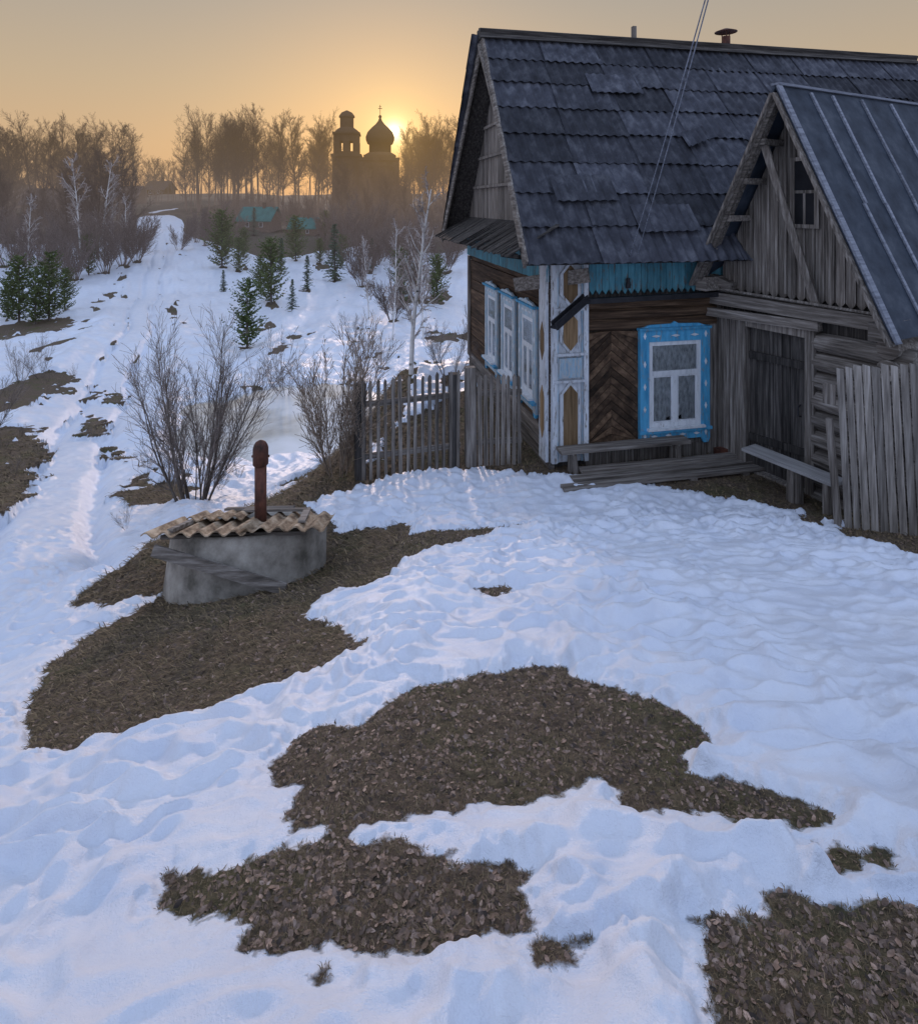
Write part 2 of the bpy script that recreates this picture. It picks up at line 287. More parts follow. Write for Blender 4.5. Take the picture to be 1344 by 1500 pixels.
ro=mth('ADD',mth('MULTIPLY',mk.outputs[0],.5),.40); nt.links.new(ro,b.inputs['Roughness'])
n4=noi(14,8,.7); n5=noi(170,3,.7)
h1=mth('ADD',mth('MULTIPLY',n4.outputs[0],.014),mth('MULTIPLY',n5.outputs[0],.004))
h2=mth('MULTIPLY',n1.outputs[0],.035)
hm=mth('ADD',mth('MULTIPLY',h1,mth('SUBTRACT',1.0,mk.outputs[0])),mth('MULTIPLY',h2,mk.outputs[0]))
bp=N(nt,'ShaderNodeBump'); bp.inputs['Strength'].default_value=.9; bp.inputs['Distance'].default_value=1.0; nt.links.new(hm,bp.inputs['Height']); nt.links.new(bp.outputs[0],b.inputs['Normal'])
M['ground']=m; painted_haze(m,.38,60,240,0)
# ------------------------------------------------------------ mesh helpers
def mkobj(name,me,parent=None,mats=(),smooth=False):
    for q in mats: me.materials.append(M[q])
    if smooth: me.polygons.foreach_set('use_smooth',[True]*len(me.polygons))
    o=bpy.data.objects.new(name,me); COL.objects.link(o)
    if parent: o.parent=parent
    return o
def empty(name,loc,rot=0):
    o=bpy.data.objects.new(name,None); COL.objects.link(o); o.location=loc; o.rotation_euler=(0,0,rot); o.empty_display_size=.2; return o
def lab(o,label,cat,group=None):
    o['label']=label; o['category']=cat
    if group: o['group']=group
    return o
class MB:
    def __init__(s): s.v=[]; s.f=[]; s.m=[]
    def add(s,vs,fs,mi=0):
        b0=len(s.v); s.v+=[tuple(p) for p in vs]
        for f in fs: s.f.append([i+b0 for i in f]); s.m.append(mi)
    def box(s,x0,x1,y0,y1,z0,z1,mi=0,j=0):
        vs=[(x,y,z) for x in (x0,x1) for y in (y0,y1) for z in (z0,z1)]
        if j: vs=[(a+random.uniform(-j,j),b+random.uniform(-j,j),c+random.uniform(-j,j)) for a,b,c in vs]
        s.add(vs,[(0,1,3,2),(4,6,7,5),(0,4,5,1),(2,3,7,6),(0,2,6,4),(1,5,7,3)],mi)
    def beam(s,p,q,w,t,up=(0,0,1),mi=0):
        p=Vector(p);q=Vector(q);d=(q-p).normalized();u=Vector(up);sd=d.cross(u).normalized();u=sd.cross(d).normalized()
        vs=[e+sd*(a*w/2)+u*(c*t/2) for e in (p,q) for a in (-1,1) for c in (-1,1)]
        s.add(vs,[(0,1,3,2),(4,6,7,5),(0,4,5,1),(2,3,7,6),(0,2,6,4),(1,5,7,3)],mi)
    def prism(s,poly,ext,mi=0):
        n=len(poly); e=Vector(ext); a=[Vector(p) for p in poly]; vs=a+[p+e for p in a]
        s.add(vs,[tuple(range(n))[::-1],tuple(range(n,2*n))]+[(i,(i+1)%n,n+(i+1)%n,n+i) for i in range(n)],mi)
    def tube(s,pts,rad,n=12,mi=0,cap=True):
        pts=[Vector(p) for p in pts]; rings=[]; b0=len(s.v)
        for i,p in enumerate(pts):
            d=(pts[min(i+1,len(pts)-1)]-pts[max(i-1,0)]).normalized()
            a=d.cross(Vector((.3,.9,.1) if abs(d.z)>.5 else (0,0,1))).normalized(); c=d.cross(a)
            for k in range(n):
                t=2*math.pi*k/n; s.v.append(tuple(p+(a*math.cos(t)+c*math.sin(t))*rad[i]))
        for i in range(len(pts)-1):
            for k in range(n):
                s.f.append([b0+i*n+k,b0+i*n+(k+1)%n,b0+(i+1)*n+(k+1)%n,b0+(i+1)*n+k]); s.m.append(mi)
        if cap:
            s.f.append([b0+k for k in range(n)][::-1]); s.m.append(mi)
            s.f.append([b0+(len(pts)-1)*n+k for k in range(n)]); s.m.append(mi)
    def lathe(s,prof,c,n=20,mi=0):
        b0=len(s.v)
        for r,z in prof:
            for k in range(n):
                t=2*math.pi*k/n; s.v.append((c[0]+r*math.cos(t),c[1]+r*math.sin(t),c[2]+z))
        for i in range(len(prof)-1):
            for k in range(n):
                s.f.append([b0+i*n+k,b0+i*n+(k+1)%n,b0+(i+1)*n+(k+1)%n,b0+(i+1)*n+k]); s.m.append(mi)
    def corr(s,O,U,D,Nn,w,l,waves,amp,mi=0,lift=.03,jit=0,ye=.004):
        O=Vector(O);U=Vector(U);D=Vector(D);Nn=Vector(Nn); n=int(waves*6); b0=len(s.v)
        jr=random.uniform(-jit,jit); tw=random.uniform(-1,1)*jit*.8
        for a in range(3):
            t=a/2
            for i in range(n+1):
                k=i/n
                p=O+U*(k*w+jr*t)+D*(t*l+tw*(k-.5)+random.uniform(-ye,ye))+Nn*(amp*math.sin(k*waves*2*math.pi)+lift*t+.01+random.uniform(-.001,.001))
                s.v.append(tuple(p))
        for i in range(n+1):
            k=i/n; p=O+U*(k*w+jr)+D*(l-.002+tw*(k-.5))+Nn*(amp*math.sin(k*waves*2*math.pi)+lift-.002)
            s.v.append(tuple(p))
        for a in range(3):
            for i in range(n):
                q=b0+a*(n+1)+i; s.f.append([q,q+1,q+n+2,q+n+1]); s.m.append(mi)
    def obj(s,name,parent=None,mats=('gv',),smooth=False):
        me=bpy.data.meshes.new(name); me.from_pydata(s.v,[],s.f)
        o=mkobj(name,me,parent,mats,smooth)
        me.polygons.foreach_set('material_index',s.m); me.update(); return o
# ------------------------------------------------------------ world / light / camera
W=bpy.data.worlds.new('World'); bpy.context.scene.world=W; W.use_nodes=True; nt=W.node_tree
bg=nt.nodes['Background']; tc=N(nt,'ShaderNodeTexCoord'); sep=N(nt,'ShaderNodeSeparateXYZ'); nt.links.new(tc.outputs['Generated'],sep.inputs[0])
ra=ramp(nt,[(0,(.62,.39,.22)),(.09,(.60,.405,.24)),(.18,(.51,.39,.265)),(.32,(.38,.34,.295)),(.5,(.40,.44,.54)),(1,(.58,.72,1.04))],sep.outputs[2])
rb=ramp(nt,[(0,(.50,.53,.66)),(.3,(.62,.70,.92)),(1,(.58,.72,1.04))],sep.outputs[2])
dt=N(nt,'ShaderNodeVectorMath',operation='DOT_PRODUCT'); dt.inputs[1].default_value=tuple(SD); nt.links.new(tc.outputs['Generated'],dt.inputs[0])
mr=N(nt,'ShaderNodeMapRange'); mr.interpolation_type='SMOOTHSTEP'; mr.inputs[1].default_value=-.3; mr.inputs[2].default_value=.75; nt.links.new(dt.outputs['Value'],mr.inputs[0])
mx=N(nt,'ShaderNodeMixRGB'); nt.links.new(mr.outputs[0],mx.inputs[0]); nt.links.new(rb.outputs[0],mx.inputs[1]); nt.links.new(ra.outputs[0],mx.inputs[2])
cur=mx.outputs[0]
def addc(cur,fac,colr):
    a=N(nt,'ShaderNodeMixRGB',blend_type='MULTIPLY'); a.inputs[0].default_value=1; nt.links.new(fac,a.inputs[1]); a.inputs[2].default_value=(*colr,1)
    c=N(nt,'ShaderNodeMixRGB',blend_type='ADD'); c.inputs[0].default_value=1; nt.links.new(cur,c.inputs[1]); nt.links.new(a.outputs[0],c.inputs[2]); return c.outputs[0]
mxd=mth('MAXIMUM',dt.outputs['Value'],0.0)
cur=addc(cur,mth('POWER',mxd,45.0),(.07,.025,.0))
cur=addc(cur,mth('POWER',mxd,450.0),(.17,.12,.02))
cur=addc(cur,mth('POWER',mxd,2500.0),(.45,.40,.2))
cur=addc(cur,mth('POWER',mxd,12000.0),(1.2,1.1,.8))
sk=N(nt,'ShaderNodeTexSky'); sk.sky_type='NISHITA'; sk.sun_disc=False; sk.sun_elevation=el; sk.sun_rotation=az; sk.air_density=1.5; sk.dust_density=3
cur2=N(nt,'ShaderNodeMixRGB',blend_type='ADD'); cur2.inputs[0].default_value=.008; nt.links.new(cur,cur2.inputs[1]); nt.links.new(sk.outputs[0],cur2.inputs[2])
nt.links.new(cur2.outputs[0],bg.inputs[0]); bg.inputs[1].default_value=1.0
sl=bpy.data.lights.new('sun','SUN'); sl.energy=1.15; sl.angle=math.radians(5); sl.color=(1,.76,.66)
so=bpy.data.objects.new('sun',sl); COL.objects.link(so); so.rotation_euler=Vector((-.107,1,.20)).to_track_quat('Z','Y').to_euler(); so.location=(-10,60,30)
cam=bpy.data.cameras.new('camera'); co=bpy.data.objects.new('camera',cam); COL.objects.link(co); bpy.context.scene.camera=co
co.rotation_euler=(math.pi/2,0,0); cam.sensor_fit='HORIZONTAL'; cam.sensor_width=36; cam.lens=36*F/1344; cam.shift_y=-(750-HY)/1344; cam.clip_end=5000; cam.clip_start=.05
vs=bpy.context.scene.view_settings; vs.view_transform='Standard'; vs.look='None'; vs.exposure=0; vs.gamma=1
# ------------------------------------------------------------ vegetation placement
def gp(px,py): return unproj(px,py)
pines=[(325,392,310,0),(357,378,335,0),(362,510,412,1),(397,445,352,1),(433,382,318,0),(490,412,330,2),(428,455,410,2),(327,428,396,2),(28,472,378,0),(72,470,372,0),(52,475,395,0),(585,425,365,0),(476,352,310,0),(372,345,305,2),(528,312,280,2),(130,402,345,0),(12,468,400,1),(450,425,375,2),(500,392,345,0),(640,445,375,0),(590,452,400,1),(330,372,325,0),(382,430,375,0),(412,400,350,2),(95,455,395,0),(610,415,370,0),(468,385,350,0),(545,395,350,2),(350,398,350,1)]
PW=[(gp(a,b),(b-c),k) for a,b,c,k in pines]
bushes=[(285,742,440,'w'),(420,590,465,'b'),(30,560,470,'b'),(-20,640,480,'b'),(60,555,490,'b'),(155,400,300,'b'),(180,390,290,'b'),(130,380,285,'b'),(540,400,300,'b'),(620,440,350,'b'),(575,470,380,'b'),(660,560,430,'b'),(200,385,310,'b'),(300,360,280,'b'),(345,350,290,'b'),(500,340,290,'b'),(650,400,300,'b'),(90,420,330,'b'),(40,400,310,'b'),(10,390,300,'b'),(560,540,470,'b'),(640,530,450,'b'),(520,500,440,'b'),(590,400,310,'b'),(530,420,330,'b'),(110,410,300,'b'),(60,390,300,'b')]
BW=[(gp(a,b),(b-c),k) for a,b,c,k in bushes]
for (x,y,z),h,k in PW+BW: circles.append((x,y,min(max(.12,h*y/F*.09),.6)))
# ------------------------------------------------------------ ground mesh
NR,NC=1150,1000
yy=np.concatenate([np.linspace(-1.2,.9,40),np.exp(np.linspace(math.log(.905),math.log(40),NR-240)),np.exp(np.linspace(math.log(40.4),math.log(2500),200))])
t=np.linspace(-1,1,NC); rr_=t*.86+np.sign(t)*np.abs(t)**8*1.6
Y,R_=np.meshgrid(yy,rr_,indexing='ij'); X=R_*(Y+1.0*np.clip(1.6-Y,.3,1.6))
z,sd=fields(X.ravel(),Y.ravel())
co_=np.stack([X.ravel(),Y.ravel(),z],1)
me=bpy.data.meshes.new('ground'); nv=NR*NC; me.vertices.add(nv); me.vertices.foreach_set('co',co_.ravel())
i=np.arange(NR-1)[:,None]*NC+np.arange(NC-1)[None,:]; q=np.stack([i,i+1,i+NC+1,i+NC],-1).reshape(-1,4)
me.loops.add(q.size); me.loops.foreach_set('vertex_index',q.ravel()); me.polygons.add(len(q)); me.polygons.foreach_set('loop_start',np.arange(len(q))*4)
me.polygons.foreach_set('use_smooth',np.ones(len(q),bool))
me.update(calc_edges=True); a=me.attributes.new('bare','FLOAT','POINT'); a.data.foreach_set('value',sd.astype(np.float32))
g=mkobj('ground',me,None,('ground',)); g['kind']='structure'; g['label']='snowy hillside with bare patches of leaf litter'
# pond
mb=MB(); n=64; mb.add([(POND[0]+POND[2]*1.12*math.cos(2*math.pi*k/n),POND[1]+POND[3]*1.12*math.sin(2*math.pi*k/n),PZ) for k in range(n)],[tuple(range(n))])
o=mb.obj('pond',None,('pond',)); o['kind']='structure'
# ------------------------------------------------------------ grass + leaves
R0=np.random.RandomState(11)
def scatter(nn,d0,d1,thr,maxsd=9):
    d=np.exp(R0.uniform(math.log(d0),math.log(d1),nn)); x=R0.uniform(-.95,1.0,nn)*d
    z,sd=fields(x,d); k=(sd>thr)&(sd<maxsd); return x[k],d[k],z[k],sd[k]
def rawmesh(name,co,tris,mat,smooth=False):
    me=bpy.data.meshes.new(name); me.vertices.add(len(co)); me.vertices.foreach_set('co',co.ravel().astype(np.float32))
    k=tris.shape[1]; me.loops.add(tris.size); me.loops.foreach_set('vertex_index',tris.ravel().astype(np.int32)); me.polygons.add(len(tris)); me.polygons.foreach_set('loop_start',np.arange(len(tris))*k)
    me.update(calc_edges=True)
    if smooth: me.polygons.foreach_set('use_smooth',np.ones(len(tris),bool))
    me.materials.append(M[mat]); return me
x,y,z,sd=scatter(320000,1.0,20,.0)
n=len(x); an=R0.uniform(0,2*np.pi,n); mound=((x<-.6)&(y>2.8)); L=R0.uniform(.010,.028,n)*np.where(mound,1.9,1)*np.clip(y/3,.7,3.2); w=.0009*np.clip(y,1.2,16)*R0.uniform(.7,1.4,n)
an=np.where(mound,R0.normal(-2.2,.9,n),an)
up=R0.uniform(.02,.40,n)*L; dx=np.cos(an);dy=np.sin(an)
P0=np.stack([x-dy*w,y+dx*w,z-.004],1);P1=np.stack([x+dy*w,y-dx*w,z-.004],1);P2=np.stack([x+dx*L*.6,y+dy*L*.6,z+up],1);P3=np.stack([x+dx*L*1.2,y+dy*L*1.2,z+up*.7-.1*L],1)
cov=np.stack([P0,P1,P2+ (P1-P0)*.4,P2-(P1-P0)*.0,P3],1).reshape(-1,3)
b0=np.arange(n)[:,None]*5; tr=np.concatenate([b0+np.array([[0,1,2]]),b0+np.array([[0,2,3]]),b0+np.array([[3,2,4]])])
o=bpy.data.objects.new('dry_grass',rawmesh('dry_grass',cov,tr,'grass')); COL.objects.link(o); o['kind']='stuff'; o['label']='matted dead grass on thawed patches'
x,y,z,sd=scatter(52000,1.0,8,.010)
kk=((~((x<-.6)&(y>2.8)))|(R0.rand(len(x))<.35))&((pn(x*4,y*4)*.7+R0.rand(len(x)))>.25); x=x[kk];y=y[kk];z=z[kk]
n=len(x); an=R0.uniform(0,2*np.pi,n); s=(.0038+.0085*R0.rand(n)**1.5)*np.clip(y/2.4,.85,1.4); c=np.cos(an);si=np.sin(an)
tx=R0.normal(0,.15,n); ty=R0.normal(0,.15,n); curl=R0.uniform(-.4,.5,n)
shape=np.array([(-1.3,0),(-.5,.75),(.5,.65),(1.4,0),(.5,-.65),(-.5,-.75),(0,0)])
pts=[]
for a_,b_ in shape:
    lx=a_*s; ly=b_*s*R0.uniform(.6,1.2,n); lz=curl*s*(b_*b_)*.8+.25*curl*s*a_*a_*.5
    pts.append(np.stack([x+lx*c-ly*si,y+lx*si+ly*c,z+.002+lz+lx*tx+ly*ty+np.abs(tx)*s*.4+np.abs(ty)*s*.4],1))
cov=np.stack(pts,1).reshape(-1,3); b0=np.arange(n)[:,None]*7
tr=np.concatenate([b0+np.array([[k,(k+1)%6,6]]) for k in range(6)])
o=bpy.data.objects.new('fallen_leaves',rawmesh('fallen_leaves',cov,tr,'leaf')); COL.objects.link(o); o['kind']='stuff'; o['label']='brown fallen leaves on bare ground'
# ------------------------------------------------------------ trees
def grow(S,p,d,L,r,lv,mx,rg,P):
    n=P['seg'][min(lv,len(P['seg'])-1)]; st=L/n
    for i in range(n):
        w=P['wig'][min(lv,len(P['wig'])-1)]
        d=(d+Vector((rg.gauss(0,w),rg.gauss(0,w),rg.gauss(0,w)+P['up'][min(lv,len(P['up'])-1)]))).normalized()
        q=p+d*st; ra=r*(1-.8*i/n); rb=max(r*(1-.8*(i+1)/n),P['rmin'])
        S.append((p,q,max(ra,P['rmin']),rb,lv))
        if lv<mx and i>=P['start'][min(lv,len(P['start'])-1)]:
            for k in range(P['kids'][min(lv,len(P['kids'])-1)]):
                ang=rg.uniform(0,6.283); a=d.orthogonal().normalized(); a.rotate(Matrix.Rotation(ang,3,d))
                sp=P['spread'][min(lv,len(P['spread'])-1)]*rg.uniform(.7,1.3)
                nd=(d*math.cos(sp)+a*math.sin(sp)).normalized()
                f=P['len'][min(lv,len(P['len'])-1)]*rg.uniform(.6,1.15)*(1-.55*i/n)
                grow(S,p.lerp(q,rg.random()),nd,L*f,max(ra*.55,P['rmin']),lv+1,mx,rg,P)
        p=q
def segmesh(name,S,n,mat):
    if not S: S=[(Vector((0,0,0)),Vector((0,0,.1)),.01,.01,0)]
    a=np.array([tuple(s[0]) for s in S]); b=np.array([tuple(s[1]) for s in S]); ra=np.array([s[2] for s in S]); rb=np.array([s[3] for s in S])
    d=b-a; d/=np.linalg.norm(d,axis=1)[:,None]+1e-9
    ref=np.where(np.abs(d[:,2:3])>.9,np.array([[1.,0,0]]),np.array([[0,0,1.]])); u=np.cross(d,ref); u/=np.linalg.norm(u,axis=1)[:,None]; v=np.cross(d,u)
    vs=[]
    for base,r in ((a,ra),(b,rb)):
        for k in range(n):
            t=2*math.pi*k/n; vs.append(base+(u*math.cos(t)+v*math.sin(t))*r[:,None])
    cov=np.stack(vs,1).reshape(-1,3); i0=np.arange(len(S))[:,None]*2*n
    q=np.concatenate([i0+np.array([[k,(k+1)%n,n+(k+1)%n,n+k]]) for k in range(n)])
    return rawmesh(name,cov,q,mat,True)
def treepair(kind,S,name,mtr,mcr,ntr=7,lim=0):
    t=[s for s in S if s[4]<=lim]; c=[s for s in S if s[4]>lim]
    return segmesh(name+'_trunk',t,ntr,mtr),segmesh(name+'_crown',c,3,mcr)
def place_tree(name,pair,loc,rot,sc,label,cat,group=None,cn='crown'):
    e=empty(name,loc,rot); e.scale=(sc,sc,sc)
    a=bpy.data.objects.new('trunk',pair[0]); b=bpy.data.objects.new(cn,pair[1])
    for o in (a,b): COL.objects.link(o); o.parent=e
    lab(e,label,cat,group); return e
# distant bare trees (unit height ~20)
PF=dict(seg=[8,5,4,3],wig=[.035,.11,.15,.18],up=[.02,.13,.09,.05],start=[2,0,0],kids=[4,2,2],spread=[.6,.6,.6],len=[.34,.46,.5],rmin=.014)
farm=[]
for sdn in range(8):
    rg=random.Random(100+sdn); S=[]; P=dict(PF); P['spread']=[rg.uniform(.5,.9),.6,.6]; P['start']=[rg.choice([2,2,3,4]),0,0]; P['len']=[rg.uniform(.32,.48),.46,.5]; P['kids']=[4,3,2 if sdn%2 else 1]
    grow(S,Vector((0,0,-.3)),Vector((rg.uniform(-.04,.04),0,1)).normalized(),20,.22,0,3,rg,P); farm.append(segmesh('bare_tree_mesh',S,3,'fartwig'))
rg=random.Random(5)
def Tz(x,y): return float(T(np.array([x]),np.array([y]))[0])
def fartree(px,d,h,name='bare_tree',lb='tall leafless tree in a hillside wood',gr='leafless trees of the wood'):
    x=(px-CX)/F*d; o=bpy.data.objects.new(name,rg.choice(farm)); COL.objects.link(o); s=h/20; o.location=(x,d,Tz(x,d)-.2); o.scale=(s*rg.uniform(.8,1.2),)*2+(s,); o.rotation_euler=(0,0,rg.uniform(0,6)); lab(o,lb,'tree',gr)
for k in range(62): fartree(rg.uniform(-60,200),rg.uniform(125,180),rg.uniform(12,21))
for k in range(74): fartree(rg.uniform(262,488),rg.uniform(130,180),rg.uniform(13,23.5))
for k in range(44): fartree(rg.uniform(592,710),rg.uniform(130,175),rg.uniform(13,22))
for k in range(9): fartree(rg.uniform(585,625),rg.uniform(130,175),rg.uniform(12,18))
for k in range(26): fartree(rg.uniform(475,600),rg.uniform(100,142),rg.uniform(6,13))
for k in range(18): fartree(rg.uniform(190,270),rg.uniform(175,230),rg.uniform(9,14))
for k in range(20): fartree(rg.uniform(95,205),rg.uniform(75,105),rg.uniform(8,14))
for k in range(14): fartree(rg.uniform(-30,110),rg.uniform(75,110),rg.uniform(7,12))
# shrubs
PS=dict(seg=[7,5,4,3],wig=[.05,.09,.13,.15],up=[.03,.06,.05,.04],start=[1,0,0],kids=[3,2,1],spread=[.42,.45,.45],len=[.45,.5,.5],rmin=.004)
def shrubmesh(seed,h,stems,spread,mat,rmin,lv=2,r0=.03,kids=None,sp=None,up=None):
    rg=random.Random(seed); S=[]; P=dict(PS); P['rmin']=rmin
    if kids: P['kids']=kids
    if sp: P['spread']=sp
    if up: P['up']=up
    for k in range(stems):
        a=rg.uniform(0,6.283); s_=spread*math.sqrt(rg.random())
        grow(S,Vector((math.cos(a)*.05*h,math.sin(a)*.05*h,-.1)),Vector((math.cos(a)*s_,math.sin(a)*s_,1)).normalized(),h*rg.uniform(.65,1.05)*(1-.12*s_),r0*rg.uniform(.6,1.1),0,lv,rg,P)
    return S
dsh=[treepair('b',shrubmesh(40+i,5,10,.7,'twig',.010,2,.04),'shrub','midtwig','midtwig',4) for i in range(4)]
msh=[treepair('b',shrubmesh(60+i,3,6,.7,'twig',.0032,2,.016,kids=[2,2]),'shrub','bark','twig',4) for i in range(3)]
for k in range(110):
    zone=rg.choice([(-60,200),(-60,200),(-60,200),(262,500),(262,500),(500,700),(500,700)]); px=rg.uniform(*zone); d=rg.uniform(72,135); x=(px-CX)/F*d
    if 325<px<470 and d<112: continue
    place_tree('bare_shrub',rg.choice(dsh),(x,d,Tz(x,d)),rg.uniform(0,6),rg.uniform(.7,1.5),'leafless brown shrub on the valley slope','shrub','leafless shrubs on the slope')
for (p,h,k) in BW:
    hm_=h*p[1]/F
    if k=='w': continue
    pr=rg.choice(dsh if p[1]>40 else msh); base=5 if p[1]>40 else 3
    place_tree('bare_shrub',pr,(p[0],p[1],p[2]),rg.uniform(0,6),hm_/base*.85,'leafless brown shrub on the valley slope','shrub','leafless shrubs on the slope')
for a,b in [(30,640),(60,670),(135,640),(215,690),(250,715),(70,560),(110,555),(185,775),(320,720),(350,700),(20,700),(5,660),(45,600),(90,570),(10,580)]:
    q=gp(a,b); place_tree('dry_weed',msh[a%3],q,a,rg.uniform(.12,.22),'dry leafless weed clump poking out of snow','weed','dry weeds by the track')
p=BW[0][0]; hw=302*p[1]/F
big=treepair('b',shrubmesh(9,hw*.90,20,.50,'twig',.0026,2,.020,kids=[3,2],sp=[.42,.48],up=[.02,.05,.04]),'willow','bark','twig',6)
place_tree('willow_bush',big,p,0,1.0,'large leafless many-stemmed willow bush in the snow','bush')
tb=treepair('b',shrubmesh(21,1.95,14,.28,'twig',.0026,2,.010,kids=[3,2],sp=[.38,.42],up=[.02,.05,.03]),'hedge','reedtwig','reedtwig',5)
place_tree('bare_bush',tb,(-1.65,8.3,-3.75),0,1.0,'leafless tan bush at the end of the picket fence','bush')
# birch
PB=dict(seg=[14,6,5,3],wig=[.022,.09,.12,.15],up=[.03,.06,-.05,-.10],start=[3,1,0],kids=[2,2,2],spread=[.62,.6,.5],len=[.26,.42,.45],rmin=.005)
def birch(px,py,ty,seed,r=.0085,lim=1):
    q=gp(px,py); h=(py-ty)*q[1]/F; S=[]; rgb=random.Random(seed); P=dict(PB); P['rmin']=.00025*q[1]; grow(S,Vector((0,0,-.2)),Vector((0,0,1)),h,r*h,0,3,rgb,P)
    pr=treepair('b',S,'birch','birch','birchtwig',7,lim); place_tree('birch_tree',pr,q,0,1,'slender leafless white-barked birch','tree','birches in the valley')
birch(602,548,262,31,.014); birch(575,500,330,32); birch(118,385,230,34); birch(150,380,235,36); birch(540,470,350,37); birch(165,370,260,38); birch(40,400,290,39); birch(620,500,330,40); birch(185,385,290,41)
# conifers
def conifer(seed,h,kind):
    rg=random.Random(seed); mb=MB(); mb.tube([(0,0,-.1),(0,0,h*.5),(0,0,h*.97)],[h*.018,h*.012,h*.003],6)
    t=bpy.data.meshes.new('conifer_trunk'); t.from_pydata(mb.v,[],mb.f); t.materials.append(M['bark'])
    tri=[]
    nl=20 if kind!='spruce' else 22
    for i in range(nl):
        f=i/(nl-1); zz=h*(.05+.90*f)
        R=h*(.25 if kind!='spruce' else .23)*((1-f)**.75)*(rg.uniform(.75,1.1))+h*.015
        if kind!='spruce': R=h*(.30*math.sqrt(max(0,1-((f-.32)/.70)**2))*rg.uniform(.7,1.12)+.015)*(1 if f>.1 else .8)
        for b in range(rg.randint(6,9)):
            a=rg.uniform(0,6.283); Rb=R*rg.uniform(.45,1.15); rise=.45 if kind!='spruce' else -.15+.5*f
            ns=max(4,int(Rb/h*52))
            for s_ in range(ns):
                u=(s_+rg.random())/ns
                if u<.1: continue
                c=Vector((math.cos(a)*Rb*u,math.sin(a)*Rb*u,zz+Rb*rise*u*u*1.2+rg.uniform(-.015,.015)*h))
                for w_ in range(5):
                    aa=a+rg.uniform(-1.9,1.9); l=h*rg.uniform(.022,.05)*(1.1-.4*u); v=Vector((math.cos(aa),math.sin(aa),rg.uniform(-.2,1.2 if kind!='spruce' else .4))).normalized()*l
                    sd_=v.orthogonal().normalized(); sd_.rotate(Matrix.Rotation(rg.uniform(0,6),3,v)); sd_*=l*.24
                    tri.append((c-sd_,c+sd_,c+v))
    cv=np.array([[tuple(p) for p in t_] for t_ in tri]).reshape(-1,3); ix=np.arange(len(cv)).reshape(-1,3)
    return (t,rawmesh('conifer_crown',cv,ix,'needle' if kind!='spruce' else 'needle2'))
cp=[conifer(1,5,'pine'),conifer(2,5,'pine'),conifer(8,5,'pine')]; cs=[conifer(3,5,'spruce'),conifer(4,5,'spruce')]
for (p,h,k) in PW:
    hm_=h*p[1]/F; sp=(k==2)
    place_tree('spruce_tree' if sp else 'pine_tree',rg.choice(cs if sp else cp),p,rg.uniform(0,6),hm_/5*1.05,('young grey-green spruce on the snowy slope' if sp else 'young green pine on the snowy slope'),'tree',('young spruces' if sp else 'young pines'))
# ------------------------------------------------------------ church
cd=150; cx=(535-CX)/F*cd; ch=empty('church',(cx,cd,Tz(cx,cd)-.3),.12); lab(ch,'ruined brick church with onion dome and bell tower','church')
mb=MB(); mb.box(-.9,8,-5,6,-1,15.2); mb.box(-1.3,8.3,-5.4,6.4,15.2,15.9); mb.box(-.3,7.4,-4.4,5.4,15.9,16.6); mb.lathe([(4.1,16.6),(3.6,17.1),(2.9,17.5)],(3.6,.5,0),20)
for k in range(3):
    for zc in (5,11): mb.box(.9+k*2.6,1.9+k*2.6,-5.06,-5.0,zc,zc+2.6,1); mb.box(.6+k*2.6,2.2+k*2.6,-5.16,-5.0,zc+2.7,zc+2.95)
mb.box(-1.3,-.3,-5.15,-4.5,-1,15.2);mb.box(7.5,8.2,-5.15,-4.5,-1,15.2); mb.box(-4,-1,-3,4,-1,10)
mb.lathe([(3,-1),(3,7),(2.2,8.5),(0,9.4)],(8.6,.5,0),16)
mb.obj('nave',ch,('church','fardark'))
mb=MB(); mb.box(-7.8,-1.1,-3.4,3.2,-1,16.2); mb.box(-8.1,-.8,-3.7,3.5,16.2,16.8); mb.box(-7.5,-1.4,-3.1,2.9,16.8,17.5); mb.box(-5,-4,-3.46,-3.4,6,9,1); mb.box(-5,-4,-3.46,-3.4,11.5,14.5,1)
for a_ in (-7.5,-5.25,-2.9):
    for b_ in (-3.1,-.8,1.5): 
        if not(a_==-5.25 and b_==-.8): mb.box(a_,a_+1.5,b_,b_+1.4,17.5,20)
mb.box(-7.5,-1.45,-3.1,2.95,20,21.7); mb.box(-7.8,-1.2,-3.4,3.2,21.7,22.1)
mb.lathe([(3.2,22.1),(2.9,22.6),(2.3,23.1),(1.85,23.4),(1.65,23.6),(1.65,25.9),(1.95,26),(1.9,26.4),(1.3,27.2),(.3,27.7),(0,27.8)],(-4.5,-.1,0),16)
mb.obj('bell_tower',ch,('church','fardark'))
mb=MB(); mb.lathe([(2.7,17.3),(2.7,19.4),(3.1,19.6),(3.5,20.6),(3.55,21.4),(3.1,22.6),(2.1,23.7),(1.1,24.6),(.5,25.4),(.25,26.1),(.45,26.4),(.25,26.8),(0,26.9)],(3.6,.5,0),24); mb.obj('onion_dome',ch,('dome',),True)
mb=MB(); mb.box(3.53,3.67,.43,.57,26.8,29.4); mb.box(3.1,4.1,.45,.55,28.4,28.55); mb.box(3.3,3.9,.45,.55,28.9,29.0); mb.obj('cross',ch,('dome',))
